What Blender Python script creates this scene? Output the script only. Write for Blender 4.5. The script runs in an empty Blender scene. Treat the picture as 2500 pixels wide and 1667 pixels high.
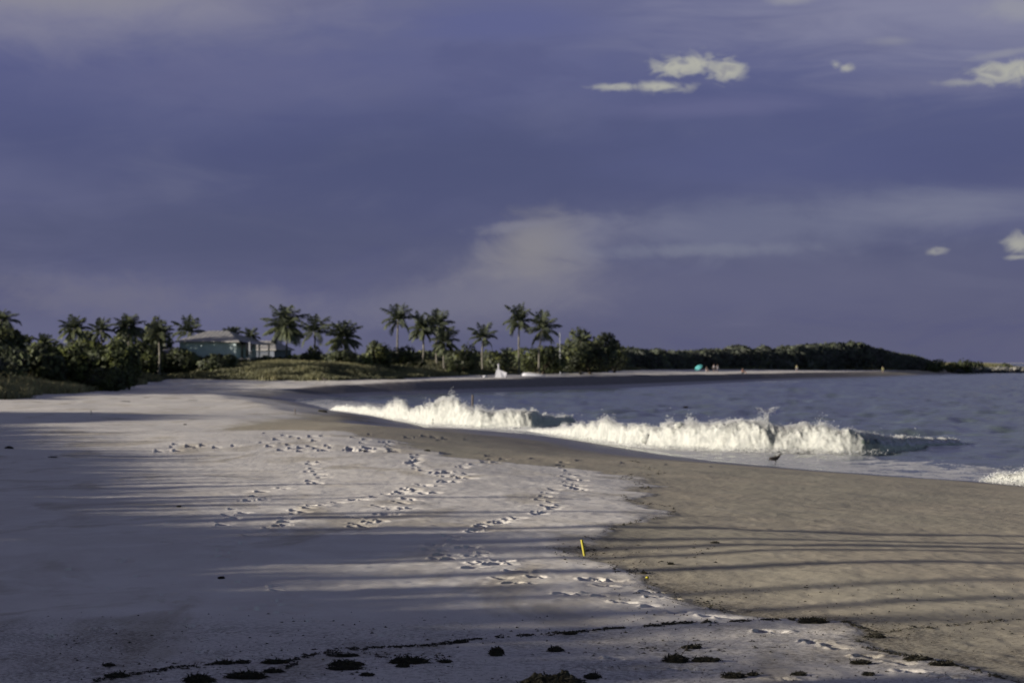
import bpy, bmesh, math, random
import numpy as np
from mathutils import Vector, Matrix

R = math.radians
rnd = random.Random(7)
rng = np.random.default_rng(11)
scene = bpy.context.scene
COL = scene.collection

# ------------------------------------------------------------------ camera
HC = 3.6            # eye height above the sea, metres
F = 6944.0          # focal length in photo pixels (100 mm lens, 2500 px wide)
CX, HY = 1250.0, 884.0   # vertical line of sight / horizon row in the photo
cam = bpy.data.objects.new("camera", bpy.data.cameras.new("camera"))
COL.objects.link(cam)
scene.camera = cam
cam.location = (0, 0, HC)
cam.rotation_euler = (R(90), 0, 0)
cam.data.lens = 100
cam.data.sensor_width = 36
cam.data.shift_y = (HY - 833.5) / 2500
cam.data.clip_start = 0.5
cam.data.clip_end = 90000
cam.data.dof.use_dof = True
cam.data.dof.focus_distance = 29
cam.data.dof.aperture_fstop = 4.0

# ------------------------------------------------------------------ light
SUN_AZ = math.atan2(-1.0, -0.38)      # clockwise from +Y
SUN_EL = R(10.0)
sun_dir = Vector((math.sin(SUN_AZ) * math.cos(SUN_EL), math.cos(SUN_AZ) * math.cos(SUN_EL), math.sin(SUN_EL)))
sl = bpy.data.lights.new("sun", 'SUN')
sl.energy = 5.0
sl.angle = R(0.7)
sl.color = (1.0, 0.91, 0.78)
so = bpy.data.objects.new("sun", sl)
COL.objects.link(so)
so.rotation_euler = sun_dir.to_track_quat('Z', 'Y').to_euler()
scene.view_settings.view_transform = 'Standard'
scene.view_settings.look = 'None'
scene.view_settings.gamma = 1
scene.view_settings.use_curve_mapping = False
EXPO = 0.95
scene.view_settings.exposure = EXPO
scene.cycles.use_denoising = True
scene.cycles.max_bounces = 6
scene.cycles.transparent_max_bounces = 8


# ------------------------------------------------------------------ node helper
class NT:
    def __init__(s, tree):
        s.t = tree

    def n(s, typ, **kw):
        nd = s.t.nodes.new(typ)
        for k, v in kw.items():
            setattr(nd, k, v)
        return nd

    def put(s, sock, v):
        if v is None:
            return
        if isinstance(v, bpy.types.NodeSocket):
            s.t.links.new(v, sock)
        else:
            sock.default_value = v

    def m(s, op, a, b=None, c=None, clamp=False):
        nd = s.n('ShaderNodeMath', operation=op, use_clamp=clamp)
        s.put(nd.inputs[0], a); s.put(nd.inputs[1], b); s.put(nd.inputs[2], c)
        return nd.outputs[0]

    def mix(s, f, a, b):
        nd = s.n('ShaderNodeMix', data_type='RGBA')
        s.put(nd.inputs[0], f)
        for i, v in ((6, a), (7, b)):
            if not isinstance(v, bpy.types.NodeSocket) and len(v) == 3:
                v = (*v, 1)
            s.put(nd.inputs[i], v)
        return nd.outputs[2]

    def ss(s, x, lo, hi, a=0.0, b=1.0):
        nd = s.n('ShaderNodeMapRange', interpolation_type='SMOOTHSTEP')
        s.put(nd.inputs[0], x)
        for i, v in zip((1, 2, 3, 4), (lo, hi, a, b)):
            s.put(nd.inputs[i], v)
        return nd.outputs[0]

    def noise(s, vec, scale, detail=3, rough=0.55, dist=0.0):
        nd = s.n('ShaderNodeTexNoise')
        s.put(nd.inputs['Vector'], vec)
        nd.inputs['Scale'].default_value = scale
        nd.inputs['Detail'].default_value = detail
        nd.inputs['Roughness'].default_value = rough
        nd.inputs['Distortion'].default_value = dist
        return nd.outputs[0]

    def xyz(s, x, y, z):
        nd = s.n('ShaderNodeCombineXYZ')
        s.put(nd.inputs[0], x); s.put(nd.inputs[1], y); s.put(nd.inputs[2], z)
        return nd.outputs[0]

    def scalev(s, vec, v):
        nd = s.n('ShaderNodeVectorMath', operation='MULTIPLY')
        s.put(nd.inputs[0], vec); nd.inputs[1].default_value = v
        return nd.outputs[0]


# ------------------------------------------------------------------ sky
def lin(r, g, b):
    f = lambda c: (c / 255 / 12.92) if c / 255 <= 0.04045 else ((c / 255 + 0.055) / 1.055) ** 2.4
    return (f(r), f(g), f(b))


SKYS = 0.1
KS = 1.0 / (SKYS * 2 ** EXPO)          # turns a rendered radiance into a sky colour


def skyc(r, g, b):
    return tuple(v * KS for v in lin(r, g, b)) + (1,)


def build_world():
    w = bpy.data.worlds.new("World")
    scene.world = w
    w.use_nodes = True
    T = NT(w.node_tree)
    bg = w.node_tree.nodes['Background']
    bg.inputs[1].default_value = SKYS
    sky = T.n('ShaderNodeTexSky', sky_type='NISHITA', sun_disc=False)
    sky.sun_elevation = SUN_EL
    sky.sun_rotation = SUN_AZ
    sky.air_density = 1.0
    sky.dust_density = 0.6
    sky.ozone_density = 3.0
    tc = T.n('ShaderNodeTexCoord').outputs['Generated']
    sep = T.n('ShaderNodeSeparateXYZ')
    T.put(sep.inputs[0], tc)
    az = T.m('ARCTAN2', sep.outputs[0], sep.outputs[1])
    el = T.m('ARCSINE', sep.outputs[2])
    U = T.m('MULTIPLY', az, F / 1000.0)      # kilo-arc-units, 1 = 1000/F rad
    V = T.m('MULTIPLY', el, F / 1000.0)
    P = T.xyz(U, V, 0.0)
    # storm deck: dark blue-violet, large soft structure
    big = T.noise(T.scalev(P, (0.9, 2.0, 1)), 1.0, 4, 0.5, 0.4)
    big2 = T.noise(T.scalev(P, (1.6, 6.0, 1)), 1.3, 5, 0.55, 0.6)
    ramp = T.n('ShaderNodeValToRGB')
    T.put(ramp.inputs[0], T.m('MULTIPLY', V, 1.0 / 1.4, clamp=True))
    cr = ramp.color_ramp
    pts = [(0.0, (91, 92, 125)), (0.12, (89, 90, 125)), (0.20, (83, 85, 122)), (0.36, (77, 80, 124)),
           (0.52, (90, 92, 138)), (0.64, (100, 101, 143)), (1.0, (104, 106, 140))]
    while len(cr.elements) < len(pts):
        cr.elements.new(0.5)
    for e, (p, c) in zip(cr.elements, pts):
        e.position = p
        e.color = skyc(*c)
    deck = ramp.outputs[0]
    deck = T.mix(T.ss(big, 0.42, 0.72, 0, 0.55), deck, skyc(108, 108, 146))
    deck = T.mix(T.ss(big2, 0.50, 0.75, 0, 0.30), deck, skyc(112, 112, 142))
    deck = T.mix(T.ss(big2, 0.50, 0.30, 0, 0.35), deck, skyc(74, 76, 124))

    w1 = T.noise(T.scalev(P, (5, 11, 1)), 1.0, 5, 0.6, 0.5)
    w2 = T.noise(T.scalev(P, (16, 26, 1)), 1.0, 5, 0.62, 0.3)
    w3 = T.noise(T.scalev(P, (3.0, 16, 1)), 1.0, 4, 0.6, 0.8)

    def blob(px, py, rx, ry, warp, k, lo, hi, tilt=0.0):
        """soft patch of cloud centred on one direction of the sky"""
        u0, v0 = (px - CX) / 1000, (HY - py) / 1000
        du = T.m('SUBTRACT', U, u0)
        dv = T.m('SUBTRACT', V, v0)
        if tilt:
            dv = T.m('SUBTRACT', dv, T.m('MULTIPLY', du, tilt))
        a = T.m('MULTIPLY', du, 1000.0 / rx)
        b = T.m('MULTIPLY', dv, 1000.0 / ry)
        d = T.m('SQRT', T.m('ADD', T.m('MULTIPLY', a, a), T.m('MULTIPLY', b, b)))
        d = T.m('ADD', d, T.m('MULTIPLY', T.m('SUBTRACT', warp, 0.5), k))
        return T.ss(d, hi, lo)

    col = deck
    # broad light and dark regions of the deck
    col = T.mix(T.m('MULTIPLY', blob(100, -30, 1000, 210, w1, 0.7, 0.2, 1.1), 0.75), col, skyc(140, 136, 158))
    col = T.mix(T.m('MULTIPLY', blob(2500, 30, 1150, 220, w3, 0.9, 0.1, 1.1), 0.75), col, skyc(140, 138, 166))
    col = T.mix(T.m('MULTIPLY', blob(1150, 420, 760, 210, w1, 1.0, 0.05, 1.1), 0.85), col, skyc(75, 78, 120))
    col = T.mix(T.m('MULTIPLY', blob(420, 590, 720, 130, w3, 1.0, 0.05, 1.1), 0.75), col, skyc(77, 80, 118))
    col = T.mix(T.m('MULTIPLY', blob(560, 190, 620, 120, w1, 1.1, 0.05, 1.1), 0.5), col, skyc(104, 103, 142))
    col = T.mix(T.m('MULTIPLY', blob(1750, 720, 700, 90, w3, 0.9, 0.1, 1.1), 0.5), col, skyc(92, 93, 128))
    col = T.mix(T.m('MULTIPLY', blob(1950, 400, 700, 120, w3, 0.8, 0.1, 1.1), 0.7), col, skyc(82, 85, 131))
    col = T.mix(T.m('MULTIPLY', blob(1230, 60, 330, 60, w3, 1.0, 0.2, 1.1), 0.6), col, skyc(92, 95, 146))
    # lighter grey-violet banks
    for (px, py, rx, ry, wv, k, lo, hi, f, c, t) in [
        (1700, 690, 900, 110, w1, 1.2, 0.0, 1.2, 0.45, (100, 100, 133), 0.0),
        (1230, 720, 340, 100, w1, 1.3, 0.0, 1.2, 0.75, (116, 114, 138), 0.12),
        (1290, 650, 210, 110, w1, 1.5, 0.0, 1.2, 0.80, (128, 125, 143), 0.18),
        (1420, 580, 260, 60, w1, 1.6, 0.0, 1.2, 0.60, (124, 122, 145), 0.10),
        (1310, 595, 140, 90, w1, 1.6, 0.0, 1.2, 0.75, (140, 135, 142), 0.1),
        (1265, 552, 120, 15, w2, 1.5, 0.1, 1.25, 0.55, (130, 128, 148), 0.10),
        (1850, 555, 640, 90, w1, 1.6, 0.0, 1.25, 0.62, (114, 116, 146), 0.06),
        (2300, 510, 360, 52, w3, 1.4, 0.0, 1.2, 0.65, (122, 123, 150), 0.04),
        (1700, 612, 330, 20, w2, 1.2, 0.1, 1.2, 0.55, (124, 126, 150), 0.02),
        (1750, 265, 330, 34, w3, 0.9, 0.1, 1.1, 0.45, (108, 106, 148), 0.05),
        (250, 725, 360, 60, w2, 1.5, 0.0, 1.2, 0.7, (110, 108, 134), -0.05),
        (660, 735, 140, 45, w2, 1.5, 0.0, 1.2, 0.6, (112, 110, 136), 0.0),
        (1080, 740, 430, 60, w2, 1.5, 0.0, 1.2, 0.7, (113, 112, 138), 0.10),
        (2330, 215, 400, 34, w3, 0.8, 0.1, 1.1, 0.45, (122, 120, 152), 0.02),
        (2170, 112, 70, 16, w2, 0.9, 0.1, 1.1, 0.45, (146, 144, 160), 0.0),
        (2440, 145, 120, 13, w2, 0.8, 0.1, 1.1, 0.55, (150, 148, 162), 0.16),
        (2470, 40, 130, 40, w2, 0.9, 0.1, 1.1, 0.5, (160, 158, 166), 0.0),
        (1930, 8, 80, 18, w2, 0.9, 0.1, 1.1, 0.6, (154, 152, 164), 0.0),
        (130, 0, 420, 62, w1, 0.9, 0.1, 1.1, 0.5, (146, 142, 152), 0.0),
    ]:
        col = T.mix(T.m('MULTIPLY', blob(px, py, rx, ry, wv, k, lo, hi, t), f), col, skyc(*c))
    # small sunlit cumulus
    w4 = T.noise(T.scalev(P, (20, 32, 1)), 1.0, 4, 0.52, 0.5)
    lit = T.mix(T.ss(w4, 0.22, 0.52), skyc(136, 134, 150), skyc(178, 175, 170))
    for (px, py, rx, ry, k, f, t) in [
        (1650, 170, 66, 23, 1.25, 1.0, 0.0), (1700, 160, 42, 24, 1.2, 1.0, 0.0),
        (1778, 176, 46, 28, 1.2, 1.0, 0.0),
        (1505, 215, 70, 9, 0.9, 0.8, 0.02), (1610, 215, 76, 14, 0.9, 0.95, 0.0),
        (2037, 166, 14, 10, 1.0, 0.6, 0.0), (2062, 174, 18, 9, 1.0, 0.75, 0.0),
        (2420, 190, 62, 27, 1.1, 0.95, 0.0), (2478, 183, 46, 27, 1.1, 0.95, 0.0),
        (2345, 212, 60, 9, 0.9, 0.45, 0.0),
        (2476, 602, 40, 26, 1.1, 0.8, 0.0), (2470, 632, 32, 7, 0.9, 0.5, 0.0),
        (2280, 616, 24, 9, 1.0, 0.55, 0.15),
    ]:
        col = T.mix(T.m('MULTIPLY', blob(px, py, rx * 1.12, ry * 1.15, w4, k * 2.2, 0.15, 1.25, t), f), col, lit)

    # the rest of the sky: broken cloud over the clear Nishita sky
    nz = T.noise(T.scalev(tc, (2.2, 2.2, 5.0)), 1.0, 5, 0.55, 0.3)
    low_gap = T.ss(el, 0.06, 0.38, 0.15, 1.0)
    clear = T.mix(T.m('MULTIPLY', T.ss(nz, 0.34, 0.60, 0.45, 0.96), low_gap), sky.outputs[0], skyc(84, 70, 95))
    front = T.ss(T.m('ABSOLUTE', az), 1.5, 0.35)
    low = T.ss(el, 0.75, 0.22)
    cover = T.m('MULTIPLY', front, low)
    final = T.mix(T.m('MULTIPLY', cover, 0.97), clear, col)
    T.put(bg.inputs[0], T.scalev(final, (0.965, 0.985, 0.935)))


build_world()


# ------------------------------------------------------------------ numpy noise
def _h(ix, iy, iz, seed):
    n = (ix.astype(np.int64) * 374761393 + iy.astype(np.int64) * 668265263 + iz.astype(np.int64) * 2147483647 + seed * 974711) & 0xFFFFFFFF
    n = ((n ^ (n >> 13)) * 1274126177) & 0xFFFFFFFF
    n = (n ^ (n >> 16)) & 0xFFFFFFFF
    return n.astype(np.float64) / 4294967295.0


def vnoise(x, y, z=None, seed=0):
    x = np.asarray(x, float); y = np.asarray(y, float)
    z = np.zeros_like(x) if z is None else np.asarray(z, float)
    ix, iy, iz = np.floor(x), np.floor(y), np.floor(z)
    fx, fy, fz = x - ix, y - iy, z - iz
    s = lambda t: t * t * t * (t * (t * 6 - 15) + 10)
    u, v, w = s(fx), s(fy), s(fz)
    flat = not np.any(fz)
    out = 0
    for dz in ((0,) if flat else (0, 1)):
        a = _h(ix, iy, iz + dz, seed); b = _h(ix + 1, iy, iz + dz, seed)
        c = _h(ix, iy + 1, iz + dz, seed); d = _h(ix + 1, iy + 1, iz + dz, seed)
        l = (a * (1 - u) + b * u) * (1 - v) + (c * (1 - u) + d * u) * v
        out = out + l * (1 if flat else (w if dz else 1 - w))
    return out * 2 - 1


def fbm(x, y, z=None, oct=4, seed=0, gain=0.5):
    a, s, f = 1.0, 0, 1.0
    for i in range(oct):
        s = s + a * vnoise(x * f, y * f, None if z is None else z * f, seed + i * 17)
        a *= gain; f *= 2.03
    return s


def smooth(a, b, x):
    t = np.clip((np.asarray(x, float) - a) / (b - a), 0, 1)
    return t * t * (3 - 2 * t)


# ------------------------------------------------------------------ plan of the place
def at(px, py, z):
    """the point at height z seen at a photo pixel, as a place on the ground plan"""
    Y = F * (HC - z) / (py - HY)
    return ((px - CX) * Y / F, Y)


def atY(px, py, Y):
    return Vector(((px - CX) * Y / F, Y, HC - (py - HY) * Y / F))


NEAR_SHORE = [at(x, y, 0) for x, y in [(2500, 1185), (2395, 1176), (2246, 1167), (2098, 1156), (1949, 1144), (1759, 1126),
              (1632, 1108), (1517, 1090), (1402, 1071), (1300, 1058), (1225, 1055), (1123, 1052), (1059, 1045), (995, 1032),
              (906, 1014), (816, 1004), (740, 983)]]
FAR_SHORE = [at(x, y, 0) for x, y in [(852, 969), (959, 964), (1100, 960.5), (1313, 954), (1500, 948), (1691, 939), (1850, 931), (2000, 925),
             (2180, 919), (2340, 911.5)]]
SHORE = np.array([(70, -80), (48, 0), (34, 30), (25, 52), (19, 70)] + NEAR_SHORE + [(-20.5, 265), (-20.8, 277), (-19.2, 287)] + FAR_SHORE
                 + [(230, 1060), (260, 1100), (235, 1180), (120, 1500), (-400, 2600), (-1500, 9000)])
WATER_POLY = np.vstack([SHORE, [(9000, 9000), (9000, -80)]])


def in_poly(X, Y, poly):
    inside = np.zeros(X.shape, bool)
    n = len(poly)
    j = n - 1
    for i in range(n):
        xi, yi = poly[i]; xj, yj = poly[j]
        if yi != yj:
            c = ((yi > Y) != (yj > Y)) & (X < (xj - xi) * (Y - yi) / (yj - yi) + xi)
            inside ^= c
        j = i
    return inside


def poly_dist(X, Y, pts):
    best = np.full(X.shape, 1e18); arc = np.zeros(X.shape)
    for i in range(len(pts) - 1):
        ax, ay = pts[i]; bx, by = pts[i + 1]
        dx, dy = bx - ax, by - ay
        t = np.clip(((X - ax) * dx + (Y - ay) * dy) / (dx * dx + dy * dy), 0, 1)
        d = (X - ax - t * dx) ** 2 + (Y - ay - t * dy) ** 2
        m = d < best
        best = np.where(m, d, best)
        arc = np.where(m, i + t, arc)
    return np.sqrt(best), arc


_arcY = np.array([p[1] for p in SHORE])
I_APEX = 5 + len(NEAR_SHORE) + 1
# berm height and foreshore width along the shoreline (by its vertex number)
_bz, _bw = [], []
for i, (sx, sy) in enumerate(SHORE):
    if i <= I_APEX:
        _bz.append(np.interp(sy, [60, 150, 200, 250, 277], [1.25, 1.2, 1.0, 0.8, 0.72]))
        _bw.append(np.interp(sy, [0, 30, 60, 85, 110, 150, 170, 277], [33, 30, 26, 21, 13, 10, 9, 8]))
    else:
        _bz.append(np.interp(sy, [285, 297, 318, 330, 366, 413, 545, 700, 1000], [0.82, 0.95, 1.15, 1.42, 1.58, 1.68, 1.35, 1.2, 1.0]))
        _bw.append(np.interp(sy, [285, 300, 420, 600, 800], [5.0, 5.6, 6.6, 7, 12]))
_bz, _bw = np.array(_bz), np.array(_bw)
_rise = np.array([0.006 if i <= I_APEX else np.interp(p[1], [380, 450, 700, 900], [0.006, 0.020, 0.020, 0.006]) for i, p in enumerate(SHORE)])

TOE = np.array([(-36, -80), (-37, 0), (-43, 50), (-50, 100), (-49, 150), (-34.5, 193), (-36.5, 225), (-39.3, 263), (-41.2, 300), (-41.5, 330), (-43, 347), (-33, 338),
                (-21, 333), (-14, 350), (-8.0, 387), (4.2, 432), (14, 500), (22, 575), (32, 640), (61, 730), (85, 792), (118, 866), (146, 950), (178, 1030), (205, 1130)]
               + [(150, 1400), (-420, 2550), (-1600, 9000)])
VEG_POLY = np.vstack([TOE, [(-9000, 9000), (-9000, -80)]])
# white dry-sand blanket in the foreground
EDGE = [(2540, 1700), (2420, 1655), (2300, 1626), (2200, 1606), (2125, 1590), (2095, 1572), (2128, 1552), (2080, 1524), (1960, 1516), (1860, 1510), (1790, 1500), (1700, 1484),
        (1640, 1456), (1600, 1440), (1540, 1421), (1548, 1403), (1500, 1388), (1430, 1371), (1395, 1353), (1335, 1341), (1420, 1331), (1436, 1315), (1520, 1283),
        (1612, 1264), (1646, 1249), (1638, 1237), (1548, 1225), (1515, 1215), (1540, 1204), (1588, 1190), (1572, 1181), (1515, 1179), (1518, 1168),
        (1618, 1153), (1560, 1136), (1534, 1121), (1450, 1114), (1300, 1107), (1130, 1099), (1050, 1086), (960, 1066), (800, 1048), (600, 1050), (300, 1060), (0, 1064), (-400, 1070)]
EDGE_XY = np.array([at(x, y, 1.28) for x, y in EDGE])
DRY_POLY = np.vstack([EDGE_XY, [(-60, EDGE_XY[-1][1]), (-60, -80), (EDGE_XY[0][0] + 1, -80)]])


def base_ground(X, Y):
    """the lie of the land without footprints; also returns distance to the shore and into the dunes"""
    X = np.asarray(X, float); Y = np.asarray(Y, float)
    d, arc = poly_dist(X, Y, SHORE)
    wet = in_poly(X, Y, WATER_POLY)
    d = np.where(wet, -d, d)
    bz = np.interp(arc, np.arange(len(SHORE)), _bz)
    bw = np.interp(arc, np.arange(len(SHORE)), _bw)
    t = np.clip(d / bw, 0, 1)
    prof = np.where(t < 0.85, t * 1.07, 1 - (1 - t) * (1 - t) * 4.0 + 0.0)
    prof = np.where(t >= 0.85, np.maximum(prof, 0.9095), prof)
    rise = np.interp(arc, np.arange(len(SHORE)), _rise)
    z = np.where(d > 0, bz * prof + rise * np.clip(d - bw, 0, 40), -0.09 * np.minimum(-d, 25))
    land = smooth(0, 6, d)
    # low trough behind the crest of the near beach
    g = np.exp(-((X + 5.5 + 0.03 * (Y - 135)) / 5.0) ** 2 - ((Y - 133) / 15.0) ** 2)
    z = z - 0.45 * g
    g2 = np.exp(-((X - 2.6) / 3.2) ** 2 - ((Y - 104) / 14.0) ** 2)
    z = z - 0.12 * g2
    g3 = np.exp(-((X + 10) / 9.0) ** 2 - ((Y - 98) / 10.0) ** 2)
    z = z + 0.10 * g3
    # broad undulation, dune behind the vegetation line
    z = z + land * (0.06 * fbm(X / 9, Y / 14, oct=3, seed=3) + 0.018 * fbm(X / 2.3, Y / 3.1, oct=3, seed=5))
    dt, _ = poly_dist(X, Y, TOE)
    veg = in_poly(X, Y, VEG_POLY)
    dv = np.where(veg, dt, -dt)
    dv = dv + 1.6 * fbm(X / 6, Y / 9, oct=3, seed=9)
    z = z + np.where(veg, 0.95 * smooth(0, 7, dv) + 0.42 * smooth(5, 26, dv) * smooth(150, 190, Y) + 0.25 * fbm(X / 12, Y / 12, oct=3, seed=12) * smooth(3, 12, dv), 0)
    return z, d, dv, g


def gz(x, y):
    return float(base_ground(np.array([x]), np.array([y]))[0][0])


GRID = {}


def surf(x, y):
    """height of the finished sand surface, footprints and all"""
    us, ys, z = GRID['us'], GRID['ys'], GRID['z']
    x = np.asarray(x, float); y = np.asarray(y, float)
    r = np.clip(np.searchsorted(ys, y) - 1, 0, len(ys) - 2)
    u = x / np.maximum(y, 14.0)
    c = np.clip(np.searchsorted(us, u) - 1, 0, len(us) - 2)
    fr = np.clip((y - ys[r]) / (ys[r + 1] - ys[r]), 0, 1); fc = np.clip((u - us[c]) / (us[c + 1] - us[c]), 0, 1)
    return (z[r, c] * (1 - fr) + z[r + 1, c] * fr) * (1 - fc) + (z[r, c + 1] * (1 - fr) + z[r + 1, c + 1] * fr) * fc


def hit(px, py):
    """ground point seen at a photo pixel"""
    z = 1.25
    for _ in range(14):
        x, y = at(px, py, z)
        z = 0.5 * z + 0.5 * gz(x, y)
    return x, y, z


# ------------------------------------------------------------------ materials
def new_mat(name):
    m = bpy.data.materials.new(name)
    m.use_nodes = True
    return m, NT(m.node_tree), m.node_tree.nodes['Principled BSDF']


def simple_mat(name, col, rough=0.7, var=0.25, scale=6.0, bump=0.0, metallic=0.0, spec=0.3):
    m, T, b = new_mat(name)
    tc = T.n('ShaderNodeTexCoord').outputs['Object']
    nz = T.noise(tc, scale, 4, 0.6)
    dark = tuple(c * (1 - var) for c in col)
    light = tuple(min(1, c * (1 + var)) for c in col)
    T.put(b.inputs['Base Color'], T.mix(T.ss(nz, 0.3, 0.7), dark, light))
    b.inputs['Roughness'].default_value = rough
    b.inputs['Metallic'].default_value = metallic
    b.inputs['Specular IOR Level'].default_value = spec
    if bump:
        bp = T.n('ShaderNodeBump')
        bp.inputs['Strength'].default_value = bump
        bp.inputs['Distance'].default_value = 0.02
        T.put(bp.inputs['Height'], nz)
        T.put(b.inputs['Normal'], bp.outputs[0])
    return m


def leaf_mat(name, dark, light, pale, rough=0.55, transl=0.25, clumped=False):
    """colour varies leaf by leaf through the face attribute 'tint'"""
    m, T, b = new_mat(name)
    at_ = T.n('ShaderNodeAttribute', attribute_name='tint').outputs['Fac']
    ramp = T.n('ShaderNodeValToRGB')
    T.put(ramp.inputs[0], at_)
    cr = ramp.color_ramp
    cr.elements[0].position = 0.0; cr.elements[0].color = (*dark, 1)
    cr.elements[1].position = 1.0; cr.elements[1].color = (*pale, 1)
    e = cr.elements.new(0.7); e.color = (*light, 1)
    T.put(b.inputs['Base Color'], ramp.outputs[0])
    b.inputs['Roughness'].default_value = rough
    b.inputs['Specular IOR Level'].default_value = 0.25
    if clumped:
        cn = T.n('ShaderNodeAttribute', attribute_name='clump_normal').outputs['Vector']
        gn = T.n('ShaderNodeNewGeometry').outputs['Normal']
        a1 = T.n('ShaderNodeVectorMath', operation='ADD')
        T.put(a1.inputs[0], T.scalev(gn, (0.45, 0.45, 0.45))); T.put(a1.inputs[1], cn)
        nm = T.n('ShaderNodeVectorMath', operation='NORMALIZE')
        T.put(nm.inputs[0], a1.outputs[0])
        T.put(b.inputs['Normal'], nm.outputs[0])
    tr = T.n('ShaderNodeBsdfTranslucent')
    T.put(tr.inputs[0], ramp.outputs[0])
    ms = T.n('ShaderNodeMixShader')
    ms.inputs[0].default_value = transl
    out = m.node_tree.nodes['Material Output']
    T.t.links.new(b.outputs[0], ms.inputs[1])
    T.t.links.new(tr.outputs[0], ms.inputs[2])
    T.t.links.new(ms.outputs[0], out.inputs[0])
    return m


def sand_material():
    m, T, b = new_mat("sand")
    geo = T.n('ShaderNodeNewGeometry').outputs['Position']
    A = lambda n: T.n('ShaderNodeAttribute', attribute_name=n).outputs['Fac']
    dry, wet, veg, deb, damp = A('dry'), A('wet'), A('veg'), A('deb'), A('damp')
    n_big = T.noise(T.scalev(geo, (0.22, 0.10, 0.2)), 1.0, 4, 0.55, 0.5)
    n_mid = T.noise(T.scalev(geo, (1.3, 0.7, 1)), 1.0, 5, 0.6, 0.4)
    n_fine = T.noise(geo, 26.0, 4, 0.7)
    n_grain = T.noise(geo, 140.0, 2, 0.6)
    edge = T.m('ADD', dry, T.m('MULTIPLY', T.m('SUBTRACT', n_mid, 0.5), 0.9))
    edge = T.m('ADD', edge, T.m('MULTIPLY', T.m('SUBTRACT', n_fine, 0.5), 0.45))
    dryf = T.ss(edge, 0.30, 0.78)
    brown = T.mix(T.ss(n_big, 0.35, 0.65), (0.335, 0.308, 0.238), (0.365, 0.325, 0.25))
    brown = T.mix(T.ss(n_mid, 0.45, 0.75, 0, 0.35), brown, (0.41, 0.382, 0.315))
    white = T.mix(T.ss(n_mid, 0.3, 0.7), (0.60, 0.57, 0.525), (0.68, 0.655, 0.61))
    stain = T.noise(T.scalev(geo, (0.5, 0.16, 0.3)), 1.0, 5, 0.62, 0.8)
    white = T.mix(T.ss(stain, 0.50, 0.66, 0, 0.75), white, (0.40, 0.365, 0.30))
    white = T.mix(T.ss(n_grain, 0.35, 0.65, 0.22, 0), white, (0.30, 0.27, 0.22))
    c = T.mix(dryf, brown, white)
    # dark grains and shell bits
    sp = T.m('MULTIPLY', T.ss(n_fine, 0.60, 0.74), T.ss(n_grain, 0.45, 0.6))
    c = T.mix(T.m('MULTIPLY', sp, 0.5), c, (0.10, 0.085, 0.065))
    c = T.mix(T.m('MULTIPLY', deb, T.ss(T.m('ADD', n_fine, T.m('MULTIPLY', n_mid, 0.5)), 0.70, 0.86)), c, (0.045, 0.034, 0.022))
    wetn = T.m('MULTIPLY', wet, 1.0)
    c = T.mix(damp, c, T.mix(T.ss(n_mid, 0.35, 0.65), (0.16, 0.148, 0.145), (0.20, 0.185, 0.18)))  # damp sand, plus the far slope's shade put into the colour
    c = T.mix(wetn, c, (0.085, 0.08, 0.075))
    # plant litter and creeping green cover among the dune plants
    vegc = T.mix(T.ss(n_mid, 0.4, 0.6), (0.030, 0.038, 0.016), (0.062, 0.066, 0.026))
    c = T.mix(veg, c, vegc)
    T.put(b.inputs['Base Color'], c)
    T.put(b.inputs['Roughness'], T.ss(wetn, 0.0, 1.0, 0.95, 0.40))
    b.inputs['Specular IOR Level'].default_value = 0.25
    T.put(b.inputs['Specular IOR Level'], T.ss(wetn, 0.1, 1.0, 0.05, 0.85))
    h = T.m('ADD', T.m('MULTIPLY', n_fine, 0.5), T.m('MULTIPLY', n_grain, 0.25))
    h = T.m('ADD', h, T.m('MULTIPLY', T.noise(T.scalev(geo, (5, 9, 5)), 1.0, 3, 0.6), 1.2))
    bp = T.n('ShaderNodeBump')
    T.put(bp.inputs['Strength'], T.ss(wetn, 0.0, 0.7, 0.42, 0.02))
    bp.inputs['Distance'].default_value = 0.02
    T.put(bp.inputs['Height'], h)
    T.put(b.inputs['Normal'], bp.outputs[0])
    return m


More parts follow.
